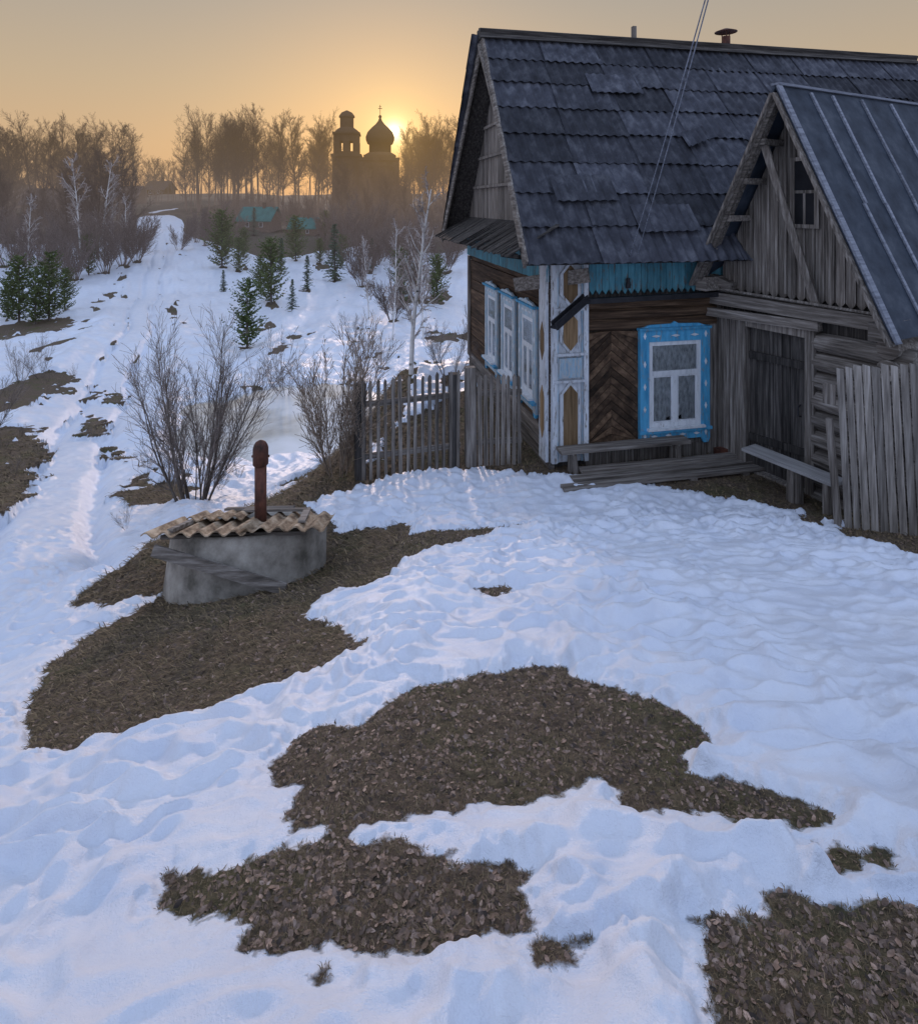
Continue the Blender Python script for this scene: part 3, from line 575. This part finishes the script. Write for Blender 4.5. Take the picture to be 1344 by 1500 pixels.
# ------------------------------------------------------------ village houses
def vhouse(px,py,wpx,roofm,label):
    x,y,z=gp(px,py); w=wpx*y/F; h=w*.38; o=empty('village_house',(x,y,z-.3),random.uniform(-.3,.3)); lab(o,label,'house','distant village houses')
    mb=MB(); mb.box(-w/2,w/2,0,w*.7,0,h); mb.prism([(-w/2,0,h),(-w/2,w*.7,h),(-w/2,w*.35,h+w*.3)],(w,0,0)); mb.obj('wall',o,('farwall',))
    mb=MB(); e=w*.08
    mb.prism([(-w/2-e,-e,h-e*.8),(-w/2-e,w*.35,h+w*.34),(-w/2-e,w*.7+e,h-e*.8),(-w/2-e,w*.7+e,h-e*.8+.15),(-w/2-e,w*.35,h+w*.34+.2),(-w/2-e,-e,h-e*.8+.15)],(w+2*e,0,0)); r=mb.obj('roof',o,(roofm,))
    mb=MB(); mb.box(w*.1,w*.18,w*.3,w*.38,h+w*.25,h+w*.5); mb.obj('chimney',r,('church',))
    for k in range(2):
        mb=MB(); c=(-.22+.44*k)*w; mb.box(c-w*.06,c+w*.06,-.04,0,h*.4,h*.8); q=mb.obj('window',o,('farwhite',)); mb=MB(); mb.box(c-w*.045,c+w*.045,-.07,-.041,h*.44,h*.76); mb.obj('pane',q,('fardark',))
vhouse(442,345,38,'greenroof','small house with a green roof'); vhouse(372,338,50,'greenroof','long house with a dull green roof'); vhouse(65,318,60,'greyroof','old wooden house with a dark roof'); vhouse(226,284,34,'greyroof','old wooden house with a dark roof'); vhouse(180,300,40,'greyroof','old wooden house with a dark roof'); vhouse(10,305,50,'greyroof','old wooden house with a dark roof')
# ------------------------------------------------------------ MAIN HOUSE
GZ=-3.7
H=empty('log_house',(1.28,8.5,GZ),math.radians(12.25)); lab(H,'old wooden village house with blue-framed windows and corrugated slate roof','house')
WL=4.9; UL=9.0; RV=2.45; RZ=6.73; SL=1.268
# core walls
mb=MB()
mb.box(.06,UL,.06,WL,-.6,2.9); mb.obj('wall_core',H,('dv',)).name='wall'
# left wall horizontal planks
mb=MB(); zc=.52
while zc<2.55:
    hh=.2; mb.box(-.005-random.uniform(0,.015),.06,0,WL,zc,zc+hh-.012,0,.003); zc+=hh
for k in range(9): mb.box(-.02,.06,0,WL,-.5+k*.112,-.5+k*.112+.104,1,.004)
for vv in (.02,WL-.14): mb.box(-.06,-.015,vv,vv+.14,.45,2.6,2,.003)
mb.obj('wall',H,('bw','gw','gv'))
# frieze left (teal)
mb=MB(); v=0.0
while v<WL: mb.box(-.06,-.02,v,v+.115,2.62,2.98,0,.003); v+=.12
mb.obj('frieze',H,('teal',))
# front wall: logs, chevron, right boards
mb=MB()
for k in range(3): mb.tube([(.5,.05,1.98+k*.155),(1.6,.045,1.975+k*.155),(2.75,.05,1.99+k*.155)],[.085,.08,.085],10)
mb.obj('wall',H,('bu',))
mb=MB()
def chev(ua,um,ub,z0,z1,h,dz):
    z=z0-dz-h
    while z<z1:
        for (a,b,s) in ((ua,um,1),(um,ub,-1)):
            q=[(a,z if s>0 else z+dz),(b,z+dz if s>0 else z),(b,(z+dz if s>0 else z)+h-.01),(a,(z if s>0 else z+dz)+h-.01)]
            q=[(c,min(max(e,z0),z1)) for c,e in q]
            if max(e for _,e in q)-min(e for _,e in q)>.02: mb.prism([(c,.0+random.uniform(0,.008),e) for c,e in q],(0,.06,0))
        z+=h
chev(.56,.92,1.34,.3,1.9,.12,.34)
mb.obj('plank_panel',H,('diag',))
mb=MB()
for u in np.arange(1.34,2.4,.12): mb.box(u,u+.115,.02,.06,1.85,1.95)
mb.box(.53,2.5,-.015,.06,.2,.3,0,.004); mb.box(.53,2.5,.0,.06,-.1,.2,0)
u=2.44
while u<2.95: mb.box(u,u+.10,-.02+random.uniform(-.01,.01),.06,-.2,2.0,0,.004); u+=.108
mb.box(2.60,2.72,-.06,-.02,-.2,2.3,0,.005)
mb.obj('boarding',H,('gv',))
# corner pilaster
mb=MB(); mb.box(0,.54,-.03,.05,.1,2.98,0)
for a_,b_ in ((.0,.07),(.47,.54)): mb.box(a_,b_,-.075,-.031,.1,2.98,0,.002)
for a_,b_ in ((.075,.10),(.44,.465)): mb.box(a_,b_,-.05,-.031,.1,2.98,3,.002)
def hexp(z0,z1,c=.27,w=.135,p=.13):
    poly=lambda k:[(c,z0-k*.06),(c+w+k*.02,z0+p),(c+w+k*.02,z1-p),(c,z1+k*.06),(c-w-k*.02,z1-p),(c-w-k*.02,z0+p)]
    mb.prism([(a,-.068,b) for a,b in poly(1)],(0,.036,0),0); mb.prism([(a,-.076,b) for a,b in [(c,z0+.0),(c+w-.03,z0+p-.01),(c+w-.03,z1-p+.01),(c,z1-.0),(c-w+.03,z1-p+.01),(c-w+.03,z0+p-.01)]],(0,.02,0),2)
hexp(2.32,2.86);hexp(1.66,2.2);hexp(.22,1.18)
mb.box(.1,.44,-.07,-.031,1.28,1.56,3,.003); mb.box(.03,.5,-.085,-.031,2.22,2.26,0); mb.box(.03,.5,-.085,-.031,1.215,1.25,0); mb.box(.03,.5,-.085,-.031,1.59,1.625,0)
# side face of corner
mb.box(-.075,-.03,.0,.26,.1,2.98,0,.002); mb.prism([(-.082,.13,.4),(-.082,.21,.55),(-.082,.21,1.0),(-.082,.13,1.15),(-.082,.05,1.0),(-.082,.05,.55)],(.01,0,0),2)
mb.prism([(-.082,.13,1.5),(-.082,.21,1.65),(-.082,.21,1.9),(-.082,.13,2.05),(-.082,.05,1.9),(-.082,.05,1.65)],(.01,0,0),2)
mb.obj('corner_pilaster',H,('white','gv','bv','paleblue'))
# front frieze (teal tongues)
mb=MB(); u=.56
while u<2.9:
    w=.1; mb.prism([(u,-.05,2.9),(u,-.05,2.5),(u+w/2,-.05,2.43),(u+w-.006,-.05,2.5),(u+w-.006,-.05,2.9)],(0,.03,0)); u+=w
mb.obj('frieze',H,('teal',))
# soffit board
mb=MB(); mb.box(.0,UL,-.42,.05,2.92,2.95); mb.obj('soffit',H,('dv',))
# gutter
mb=MB(); mb.beam((.40,-.16,2.36),(2.9,-.13,2.40),.09,.07,mi=0)
g0=Vector((-.24,0,0))
mb.beam(Vector((.66,-.26,2.40))+g0,Vector((.06,-.60,2.10))+g0,.14,.02); mb.beam(Vector((.66,-.19,2.43))+g0,Vector((.06,-.53,2.13))+g0,.02,.10); mb.beam(Vector((.66,-.33,2.43))+g0,Vector((.06,-.67,2.13))+g0,.02,.10)
mb.obj('gutter',H,('black',))
mb=MB(); mb.lathe([(.0,0),(.035,.0),(.04,.05),(.025,.1),(.03,.14),(.0,.15)],(1.12,-.12,2.52),10); mb.obj('lamp_insulator',H,('black',)).name='insulator'
# small hood board near the pilaster on the left wall
mb=MB(); mb.beam((-.35,.55,2.52),(.45,-.28,2.74),.04,.2); mb.obj('eave_board',H,('gw',))
# windows
def window(par,loc,rot,w,h,cas='blue',tm='blue'):
    mb=MB(); s=.14; t=.17; bt=.20; dp=-.07 if cas=='blue' else -.04
    mb.box(-w/2,-w/2+s,dp,0,.0,h,0,.002); mb.box(w/2-s,w/2,dp,0,.0,h,0,.002)
    mb.box(-w/2+s,w/2-s,dp+.004,0,h-t,h,0); mb.box(-w/2+s,w/2-s,dp+.004,0,.02,bt,0)
    mb.box(-w/2-.02,w/2+.02,-.095,0,h,h+.035,2); mb.box(-w/2-.02,w/2+.02,-.105,dp-.001,bt-.06,bt-.02,2)
    # carved crest over the head board and feet under the side boards
    mb.prism([(-w/2+.04,-.06,h+.036),(w/2-.04,-.06,h+.036),(w/2-.16,-.06,h+.075),(.06,-.06,h+.085),(0,-.06,h+.115),(-.06,-.06,h+.085),(-w/2+.16,-.06,h+.075)],(0,.04,0),0)
    for sg in (-1,1): mb.prism([(sg*(w/2-.13),dp,.0),(sg*(w/2-.0),dp,.0),(sg*(w/2-.03),dp,-.06),(sg*(w/2-.10),dp,-.06)],(0,.04,0),2)
    def dia(x,z,a,b_): mb.prism([(x-a,dp-.008,z),(x,dp-.008,z-b_),(x+a,dp-.008,z),(x,dp-.008,z+b_)],(0,.009,0),1)
    for k in range(3): dia(-w/2+.25+k*(w-.5)/2,h-t*.5,.07,.02)
    for sx in (-w/2+s/2,w/2-s/2):
        dia(sx,h-.08,.022,.05); dia(sx,h*.5,.02,.05); dia(sx,h*.3,.02,.05);dia(sx,h*.7,.02,.05); dia(sx,.1,.02,.05)
    for k in range(4): dia(-w/2+.22+k*(w-.44)/3,.09,.05,.02)
    win=mb.obj('window',par,(cas,'whitef',tm)); win.location=loc; win.rotation_euler=(0,0,rot)
    a=w/2-s; z0=bt; z1=h-t; f=.06; q_=dp+.015
    mb=MB(); mb.box(-a,-a+f,q_,-.005,z0,z1);mb.box(a-f,a,q_,-.005,z0,z1);mb.box(-a+f,a-f,q_+.002,-.005,z1-f,z1);mb.box(-a+f,a-f,q_+.002,-.005,z0,z0+f*1.2)
    zt=z0+(z1-z0)*.63; mb.box(-a+f,a-f,q_-.002,-.005,zt-.035,zt+.035); mb.box(-.035,.035,q_,-.005,z0+f*1.2,zt-.035)
    for x_ in (-1,1):
        xa,xb=(-a+f,-.035) if x_<0 else (.035,a-f); g=.024
        mb.box(xa,xa+g,q_+.007,-.01,z0+.07,zt-.035);mb.box(xb-g,xb,q_+.007,-.01,z0+.07,zt-.035);mb.box(xa+g,xb-g,q_+.008,-.01,z0+.07,z0+.07+g);mb.box(xa+g,xb-g,q_+.008,-.01,zt-.035-g,zt-.035)
    mb.obj('frame',win,('whitef',))
    mb=MB(); mb.box(-a-.04,a+.04,-.125,q_-.004,z0-.02,z0+.012); mb.obj('sill',win,('whitef',))
    yp=-.016 if dp>-.05 else -.036
    mb=MB(); mb.add([(-a+.01,yp,z0+.01),(a-.01,yp,z0+.01),(a-.01,yp,z1-.01),(-a+.01,yp,z1-.01)],[(0,1,2,3)]); mb.obj('pane',win,('glass',))
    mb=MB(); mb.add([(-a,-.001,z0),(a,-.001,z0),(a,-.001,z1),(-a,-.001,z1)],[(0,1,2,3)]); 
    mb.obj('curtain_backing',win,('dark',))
    mb=MB(); nn=60; vs=[];fs=[]
    for i in range(nn+1):
        x_=-a+.02+(2*a-.04)*i/nn; yv=yp*.5+.004*math.sin(i*.9); zb=z0+.03+.02*math.sin(i*.5)+(.0 if abs(x_)>.12 else .12)
        vs+= [(x_,yv,zb),(x_,yv,z1-.02)]
    for i in range(nn): fs.append((2*i,2*i+2,2*i+3,2*i+1))
    mb.add(vs,fs); mb.obj('curtain',win,('curtain',))
    return win
window(H,(1.895,-.0,.27),0,1.12,1.62)
for vv,ww in ((.84,.84),(1.86,.84),(2.92,.86)): window(H,(-.03,vv,.62),-math.pi/2,ww,1.55,'paleblue')
# gable wall
mb=MB(); v=.02
def rz(v,off=0): return RZ-SL*abs(v-RV)-off
while v<WL:
    w=.14; a_,b_=v,min(v+w-.01,WL)
    mb.prism([(.0,a_,2.95),(.0,b_,2.95),(.0,b_,rz(b_,.08)),(.0,a_,rz(a_,.08))],(.04,0,0)); v+=w
mb.obj('gable',H,('gv',))
mb=MB()
for v_ in np.arange(.5,2.4,.45): mb.beam((-.03,v_,rz(v_)-.2),(-.03,2*RV-v_,rz(v_)-.2),.05,.05)
mb.beam((-.36,-.30,3.10),(-.36,RV,6.55),.05,.16,up=(1,0,0)); mb.obj('gable_rafter',H,('gv',))
# roof
RO=empty('roof',(0,0,0)); RO.parent=H
def edge_u(v): f=min(abs(v-RV)/2.95,1); return -.36-.17*f
mb=MB()
v0=-.5
f_=[( edge_u(v0),v0,rz(v0,.05)),(UL,v0,rz(v0,.05)),(UL,RV,RZ-.05),(edge_u(RV),RV,RZ-.05)]
mb.prism(f_,(0,-.02,-.03)); v1=2*RV-v0
mb.prism([(edge_u(v1),v1,rz(v1,.05)),(UL,v1,rz(v1,.05)),(UL,RV,RZ-.05),(edge_u(RV),RV,RZ-.05)],(0,.02,-.03))
mb.obj('roof_decking',RO,('dv',))
mb=MB()
D=Vector((0,-1,-SL)).normalized(); Nn=Vector((0,-SL,1)).normalized(); LEN=2.95*math.sqrt(1+SL*SL)
rows=8; ex=LEN/rows
for r in range(rows):
    t=r*ex; vv=RV-2.95*(t/LEN); u=edge_u(vv)-.02
    while u<UL-.5:
        w=1.05; j=random.uniform(-.016,.016)
        O=Vector((u,RV,RZ))+D*(t-.02+j)
        mb.corr(O,(1,0,0),D,Nn,w+.03,ex+.12,7,.017,lift=.028+random.uniform(-.006,.016),jit=.02,ye=.002); u+=w
O=Vector((2.55,RV,RZ))+D*2.45+Nn*.09
mb.corr(O,Vector((.9,.2,.3)).normalized(),D,Nn,.5,.35,4,.02,lift=.05)
for (u_,t_) in ((1.2,3.9),(1.3,1.0),(.1,3.35)):
    O=Vector((u_,RV,RZ))+D*t_+Nn*.045; mb.corr(O,Vector((1,.01,.015)),D,Nn,.95,.5,7,.014,mi=0,lift=.03)
D2=Vector((0,1,-SL)).normalized(); N2=Vector((0,SL,1)).normalized()
for r in range(rows):
    u=-.55
    while u<UL-.5: mb.corr(Vector((u,RV,RZ))+D2*(r*ex),(1,0,0),D2,N2,1.03,ex+.1,7,.016,lift=.03); u+=1.02
mb.obj('roofing',RO,('slate','tin'))
mb=MB(); mb.beam((-.42,RV-.07,RZ+.0),(UL,RV-.07,RZ+.0),.05,.2,up=(0,-.5,1)); mb.beam((-.42,RV+.07,RZ+.0),(UL,RV+.07,RZ+.0),.05,.2,up=(0,.5,1)); 
mb.prism([(-.42,RV-.17,RZ-.08),(-.42,RV,RZ+.12),(-.42,RV+.17,RZ-.08)],(UL+.42,0,0)); mb.obj('ridge_board',RO,('du',))
for s_ in (0,1):
    mb=MB(); v_=-.5 if s_==0 else v1
    mb.beam((edge_u(v_)+.0,v_,rz(v_)-.07),(-.36,RV,RZ-.07),.035,.17,up=(0,0,1))
    mb.obj('barge_board',RO,('gw',))
mb=MB(); mb.box(2.55,2.62,RV-.05,RV+.03,RZ-.1,RZ+.33); mb.obj('chimney_stub',RO,('gv',)).name='pole'
cu=4.55; cz=RZ+.16
mb=MB(); mb.tube([(cu,RV,RZ-.6),(cu,RV,cz+.1)],[.08,.08],14); 
for k in range(3): a_=k*2.1; mb.beam((cu+.07*math.cos(a_),RV+.07*math.sin(a_),cz+.08),(cu+.09*math.cos(a_),RV+.09*math.sin(a_),cz+.2),.015,.015,up=(1,0,0))
mb.lathe([(.21,.18),(.21,.19),(.05,.25),(0,.255)],(cu,RV,cz),16); mb.obj('chimney',RO,('rust',))
# awning over the left windows
mb=MB(); v=-.33
while v<5.2:
    w=.17; mb.prism([(.0,v,3.42),(-.74+random.uniform(-.03,.03),v+random.uniform(-.02,.02),3.0+random.uniform(-.02,.02)),(-.72,v+w,3.0),(.0,v+w,3.42)],(0,0,.022)); v+=w*.93
mb.beam((-.6,-.3,3.02),(-.6,5.15,3.02),.06,.06)
for v_ in (.2,1.6,3.2,4.7): mb.beam((0,v_,2.9),(-.66,v_,3.0),.06,.06)
mb.obj('awning',H,('du',))
# ------------------------------------------------------------ ANNEX
AN=empty('timber_gatehouse',(3.84,9.05,GZ),math.radians(28.2)); lab(AN,'weathered grey timber shed with steep gable roof and plank door','shed')
AP=-1.25; AZ=5.2
def az_(v): return AZ-(2.02 if v>AP else 2.2)*abs(v-AP)
mb=MB(); mb.box(.05,4.2,-2.38,-.02,-.6,2.3); mb.prism([(.05,-2.38,2.3),(.05,-.02,2.3),(.05,-.1,az_(-.1)-.1),(.05,AP,AZ-.12),(.05,-2.38,az_(-2.38)-.1)],(4.15,0,0)); mb.obj('wall',AN,('dv',))
mb=MB()
for k in range(9):
    zc=.0+k*.245; mb.tube([(-.0+random.uniform(-.02,.02),-1.5,zc),(-.02,-2.0,zc+.01),(.0,-2.62-random.uniform(0,.06),zc)],[.12,.125,.13],12)
    mb.tube([(-.2,-2.42,zc+.12),(.5,-2.42,zc+.12),(4.2,-2.42,zc+.12)],[.12,.12,.12],12)
mb.obj('log_wall',AN,('gw','gu'))
mb=MB()
mb.beam((-.06,.1,2.33),(-.06,-2.55,2.33),.16,.17); mb.beam((-.1,.35,2.75-.02),(-.1,-.35,2.52),.12,.12); mb.beam((-.13,.05,2.12),(-.1,-1.6,2.18),.1,.12)
mb.beam((-.42,-.06,2.56),(.5,-.06,2.56),.18,.2); mb.beam((-.40,-2.42,2.28),(3,-2.42,2.28),.2,.2)
for k,(vv) in enumerate((-.27,-.5,-.75,-1.0)): mb.beam((-.43,vv-.03,az_(vv)-.17),(.05,vv-.03,az_(vv)-.17),.09,.08)
mb.beam((-.40,-.06,2.62),(-.40,AP,AZ-.14),.05,.12,up=(1,0,0)); mb.beam((-.40,-2.5,2.36),(-.40,AP,AZ-.14),.05,.12,up=(1,0,0))
mb.obj('beam',AN,('gw',))
mb=MB(); v=-.12
while v>-2.4:
    w=.125; a_,b_=v,v-w+.012; mb.prism([(-.02,a_,2.50),(-.02,(a_+b_)/2,2.43),(-.02,b_,2.50),(-.02,b_,az_(b_)-.1),(-.02,a_,az_(a_)-.1)],(.03+random.uniform(0,.015),0,0))
    if random.random()<.8: mb.box(-.045,-.021,v-w+.0,v-w+.03,2.52,max(2.6,az_(v-w)-.12))
    v-=w
mb.beam((-.1,-.05,2.46),(-.1,-2.45,2.42),.1,.03,up=(1,0,2))
mb.obj('gable',AN,('gv',))
mb=MB(); mb.box(-.06,-.035,-1.56,-1.50,3.4,4.32);mb.box(-.06,-.035,-1.24,-1.18,3.4,4.32);mb.box(-.06,-.035,-1.50,-1.24,3.4,3.45);mb.box(-.06,-.035,-1.50,-1.24,4.27,4.32);mb.box(-.058,-.035,-1.50,-1.24,3.85,3.89);mb.box(-.058,-.035,-1.385,-1.355,3.45,3.85)
wn=mb.obj('window',AN,('gv',)); mb=MB(); mb.box(-.05,-.047,-1.5,-1.24,3.45,4.27); mb.obj('pane',wn,('dark',))
mb=MB(); mb.beam((-.36,-.98,4.62),(-.09,-1.55,2.42),.1,.03,up=(1,0,0)); mb.obj('brace',AN,('gv',))
# door
mb=MB(); v=-.55
while v>-1.4: mb.box(-.0,.04,v-.115,v,.02,2.02,0,.004); v-=.12
mb.beam((-.02,-.56,.45),(-.02,-1.4,.5),.03,.1);mb.beam((-.02,-.56,1.6),(-.02,-1.4,1.62),.03,.1)
dr=mb.obj('door',AN,('dv',)); mb=MB(); mb.tube([(-.02,-1.3,.95),(-.07,-1.3,.97),(-.07,-1.3,1.08),(-.02,-1.3,1.1)],[.01]*4,6); mb.obj('handle',dr,('black',))
mb=MB(); mb.box(-.1,.05,-.55,-.4,-.1,2.12,0,.004); mb.box(-.1,.05,-1.52,-1.4,-.1,2.12,0,.004); mb.box(-.1,.05,-1.4,-.55,2.0,2.12); mb.box(-.12,.05,-1.4,-.55,-.1,.03)
v=-.02
while v>-.38: mb.box(-.02,.04,v-.1,v,-.1,2.1,0,.004); v-=.105
mb.obj('door_frame',AN,('gv',))
mb=MB()
sl=Vector((0,-1,-2.2)).normalized(); sn=Vector((0,-2.2,1)).normalized(); LN=1.36*math.sqrt(1+2.2**2)
AR=empty('roof',(0,0,0)); AR.parent=AN
mb.prism([(-.47,AP,AZ),(4.6,AP,AZ),(4.6,-2.6,az_(-2.6)),(-.47,-2.6,az_(-2.6))],sn*.03)
mb.prism([(-.47,AP,AZ),(4.6,AP,AZ),(4.6,.04,az_(.04)),(-.47,.04,az_(.04))],Vector((0,2.02,1)).normalized()*.03)
mb.obj('roofing',AR,('tin',))
mb=MB()
for u in (.18,.66,1.35,2.1,2.9,3.7):
    a_=Vector((u,AP,AZ))+sn*.045; mb.beam(a_+sl*.05,a_+Vector((random.uniform(-.04,.04),0,0))+sl*LN*.5,.05,.025,up=tuple(sn)); mb.beam(a_+sl*(LN*.5+.0),a_+Vector((random.uniform(-.02,.06),0,0))+sl*(LN+.0),.05,.022,up=tuple(sn))
a_=Vector((-.44,AP,AZ))+sn*.04; mb.beam(a_,a_+sl*(LN+.02),.09,.03,up=tuple(sn)); mb.beam((-.47,AP,AZ+.04),(4.6,AP,AZ+.04),.12,.03)
mb.obj('batten',AR,('batten',))
mb=MB(); mb.beam((-.475,AP-.01,AZ-.08),(-.475,-2.6,az_(-2.6)-.06),.03,.14,up=(1,0,0)); mb.beam((-.475,AP+.01,AZ-.08),(-.475,.04,az_(.04)-.06),.03,.14,up=(1,0,0)); mb.obj('barge_board',AR,('gv',))
# ------------------------------------------------------------ fences
def fence(name,P0,P1,h,n,w,label,lean=0,rail=(.35,1.05),mat='gv',thick=.02,jt=.05,fan=0,pt=True):
    P0=Vector(P0);P1=Vector(P1); d=P1-P0; L=d.length; ang=math.atan2(d.y,d.x); e=empty(name,P0,ang); lab(e,label,'fence')
    mb=MB()
    for i in range(n):
        x=L*(i+.5)/n; z0=d.z*x/L; hh=h+random.uniform(-jt,jt); l=random.uniform(-.012,.012)*(jt>.018)+lean; ww=w*random.uniform(.85,1.1)
        gz=-.12
        tp=[(x+ww/2+l*hh,-.03,z0+hh-.03),(x+l*hh,-.03,z0+hh),(x-ww/2+l*hh,-.03,z0+hh-.05)] if pt else [(x+ww/2+l*hh,-.03,z0+hh-random.uniform(0,.02)),(x-ww/2+l*hh,-.03,z0+hh)]
        mb.prism([(x-ww/2,-.03,z0+gz),(x+ww/2,-.03,z0+gz)]+tp,(0,thick,0))
    mb.obj('pickets',e,(mat,))
    for r in rail:
        mb=MB(); mb.beam((0+lean*r,.012,r),(L+lean*r,.012,r+d.z+random.uniform(-.03,.03)),.035,.075); mb.obj('rail',e,('gu',))
    return e
G=-3.72
f1=fence('picket_fence',(-1.33,8.1,G),(.02,8.6,G),1.38,14,.046,'grey weathered wooden picket fence beside the house',jt=.022)
for x_ in (.02,1.36):
    mb=MB(); mb.box(x_-.065,x_+.065,-.02,.11,-.3,1.33,0,.006); mb.obj('post',f1,('dv',))
f2=fence('picket_gate',(.18,8.62,G),(.90,8.70,G),1.3,9,.054,'weathered wooden picket gate next to the house wall',jt=.022)
mb=MB(); mb.box(-.09,.05,-.06,.08,-.3,1.42,0,.006); mb.obj('post',f2,('gv',))
zb=Tz(4.15,6.5)
f3=fence('plank_fence',(4.13,6.5,zb+.02),(5.6,5.0,Tz(5.6,5.0)+.02),1.68,27,.068,'leaning grey fence of narrow upright planks',lean=-.05,rail=(.5,1.35),jt=.015,pt=False,mat='gl')
mb=MB(); mb.beam((-.06,.03,-.2),(-.16,.03,1.1),.06,.07,up=(0,1,0)); mb.box(-.2,-.08,-.06,-.04,1.28,1.5); mb.obj('post',f3,('gv',))
# ------------------------------------------------------------ benches, walkway
def bench(name,loc,rot,L,w,h,mat,label,legs=2,tilt=0):
    e=empty(name,loc,rot); lab(e,label,'bench')
    mb=MB(); mb.box(-L/2,L/2,-w/2,w/2,h,h+.045,0,.004); mb.obj('seat',e,(mat,))
    for s_ in (-1,1):
        mb=MB(); x=s_*L*.4; mb.box(x-.03,x+.03,-w*.45,w*.45,h-.06,h-.001); mb.beam((x,-w*.35,h-.03),(x+.02,-w*.45,-.1),.07,.05,up=(1,0,0)); mb.beam((x,w*.3,h-.03),(x,w*.4,-.1),.07,.05,up=(1,0,0)); mb.obj('leg',e,('gv',))
    return e
a12=math.radians(12.25)
def hw(u,v): return (1.28+u*math.cos(a12)-v*math.sin(a12),8.5+u*math.sin(a12)+v*math.cos(a12))
x_,y_=hw(1.02,-.20); bench('wooden_bench',(x_,y_,GZ+.02),a12,1.95,.20,.29,'gu','low grey plank bench below the blue window')
M['pale']=nmat('pale_plank',[(.3,(.20,.19,.19)),(.7,(.42,.41,.40))],(2,25,25),isl=.1)
a28=math.radians(28.2-90)
def awp(u,v): a=math.radians(28.2); return (3.84+u*math.cos(a)-v*math.sin(a),9.05+u*math.sin(a)+v*math.cos(a))
x_,y_=awp(-.40,-1.42); e=empty('white_bench',(x_,y_,GZ+.03),a28); lab(e,'pale whitewashed plank bench on a log stump by the shed door','bench')
mb=MB(); mb.box(-.60,.60,-.14,.14,.40,.44,0,.004); mb.obj('seat',e,('pale',)); mb=MB(); mb.tube([(.05,0,-.1),(.05,0,.398)],[.1,.09],12); mb.obj('leg',e,('gv',)); mb=MB(); mb.box(.45,.52,-.1,.1,-.1,.398); mb.obj('leg',e,('gv',))
e=empty('wooden_walkway',(*hw(0,0),GZ+.03),a12); lab(e,'old planks laid along the foot of the house wall','walkway')
mb=MB()
for k in range(3): mb.box(-.1+.2*k,2.9-.1*k,-.75+k*.17,-.6+k*.17,.0+k*.02,.045+k*.02,0,.006)
for k in range(4): mb.box(.1+k*.8,.2+k*.8,-.75,-.25,-.04,.0)
mb.obj('planks',e,('gu',))
# bricks under house
e=empty('brick_pile',(*hw(2.5,-.15),GZ),a12); lab(e,'few loose old bricks at the foot of the wall','bricks'); mb=MB()
for k in range(6): x=(k%3)*.27; z=(k//3)*.07; mb.box(x,x+.25,-.06,.06,z,z+.065,0,.004)
mb.obj('bricks',e,('rust',))
# ------------------------------------------------------------ well
wx,wy,wz=unproj(358,874,A); wy+=.66; wx=(363-CX)/F*wy; wz=float(A(np.array([wx]),np.array([wy]))[0])
we=empty('village_well',(wx,wy,wz),.06); lab(we,'concrete ring well covered with corrugated slate and a rusty vent pipe','well')
TT=-.32
top=(-(801-HY)/F*(wy-.66))-wz-.2
ring=empty('well_head',(0,0,0)); ring.parent=we; ring.rotation_euler=(TT,0,0)
mb=MB(); pr=[(.70,-.7),(.70,-.2),(.69,top*.5),(.685,top-.02),(.67,top),(.58,top),(.58,top-.3)]; mb.lathe(pr,(0,0,0),48)
o=mb.obj('concrete_ring',ring,('concrete',),True)
mb=MB(); mb.lathe([(0,top-.1),(.59,top-.1)],(0,0,0),32); mb.obj('lid',ring,('dark',))
mb=MB(); 
mb.corr((-.70,.10,top+.03),(1,0,.0),(0,-1,0),(0,0,1),.84,.84,6,.020,lift=.01)
mb.corr((.06,.08,top+.055),(1,0,-.02),(.03,-1,0),(0,0,1),.70,.83,5,.020,lift=.01)
mb.corr((-.50,.12,top+.075),(1,0.05,.0),(0,-1,0),(0,0,1),.50,.42,4,.018,lift=.01)
mb.obj('slate_cover',ring,('tan',))
mb=MB(); mb.beam((-.1,.06,top+.10),(.5,.0,top+.10),.10,.02); mb.beam((-.3,.18,top+.10),(.35,.16,top+.10),.10,.02); mb.beam((.50,.05,top+.10),(.56,-.58,top+.09),.06,.02);mb.beam((-.50,-.66,top+.06),(-.46,-.3,top+.07),.05,.03);mb.beam((-.6,-.55,top+.0),(.6,-.55,top+.0),.06,.03)
mb.obj('planks',ring,('gu',))
mb=MB(); mb.beam((-.60,-.70,top-.07),(.50,-.79,top-.36),.03,.085,up=(0,0,1)); mb.obj('leaning_board',ring,('gu',))
mb=MB(); px_=.14; z0=top-.1; z1=(-(672-HY)/F*(wy-.1))-wz
mb.tube([(px_,-.1,z0),(px_,-.1,z1)],[.052,.052],18); mb.lathe([(.058,0),(.068,.01),(.068,.15),(.06,.18),(.045,.205),(.02,.22),(0,.225)],(px_,-.1,z1-.06),18); mb.tube([(px_-.078,-.1,z1+.02),(px_+.078,-.1,z1+.02)],[.012,.012],8)
mb.obj('vent_pipe',we,('rust',),True)
# ------------------------------------------------------------ wires
for k,off in enumerate((0,.09)):
    a_=Vector((*hw(.98+off*1.2,-.4),GZ+2.95)); b_=Vector((1.75+off*.5,4.3,1.6+off)); pts=[]
    for i in range(25):
        t=i/24*1.9; p_=a_.lerp(b_,t); p_.z-=.12*math.sin(math.pi*min(t/1.9,1)); pts.append(p_)
    mb=MB(); mb.tube(pts,[.0055]*25,5); o=mb.obj('power_wire',None,('batten',)); lab(o,'thin overhead wire running to the house eave','wire','overhead wires')
print('done')
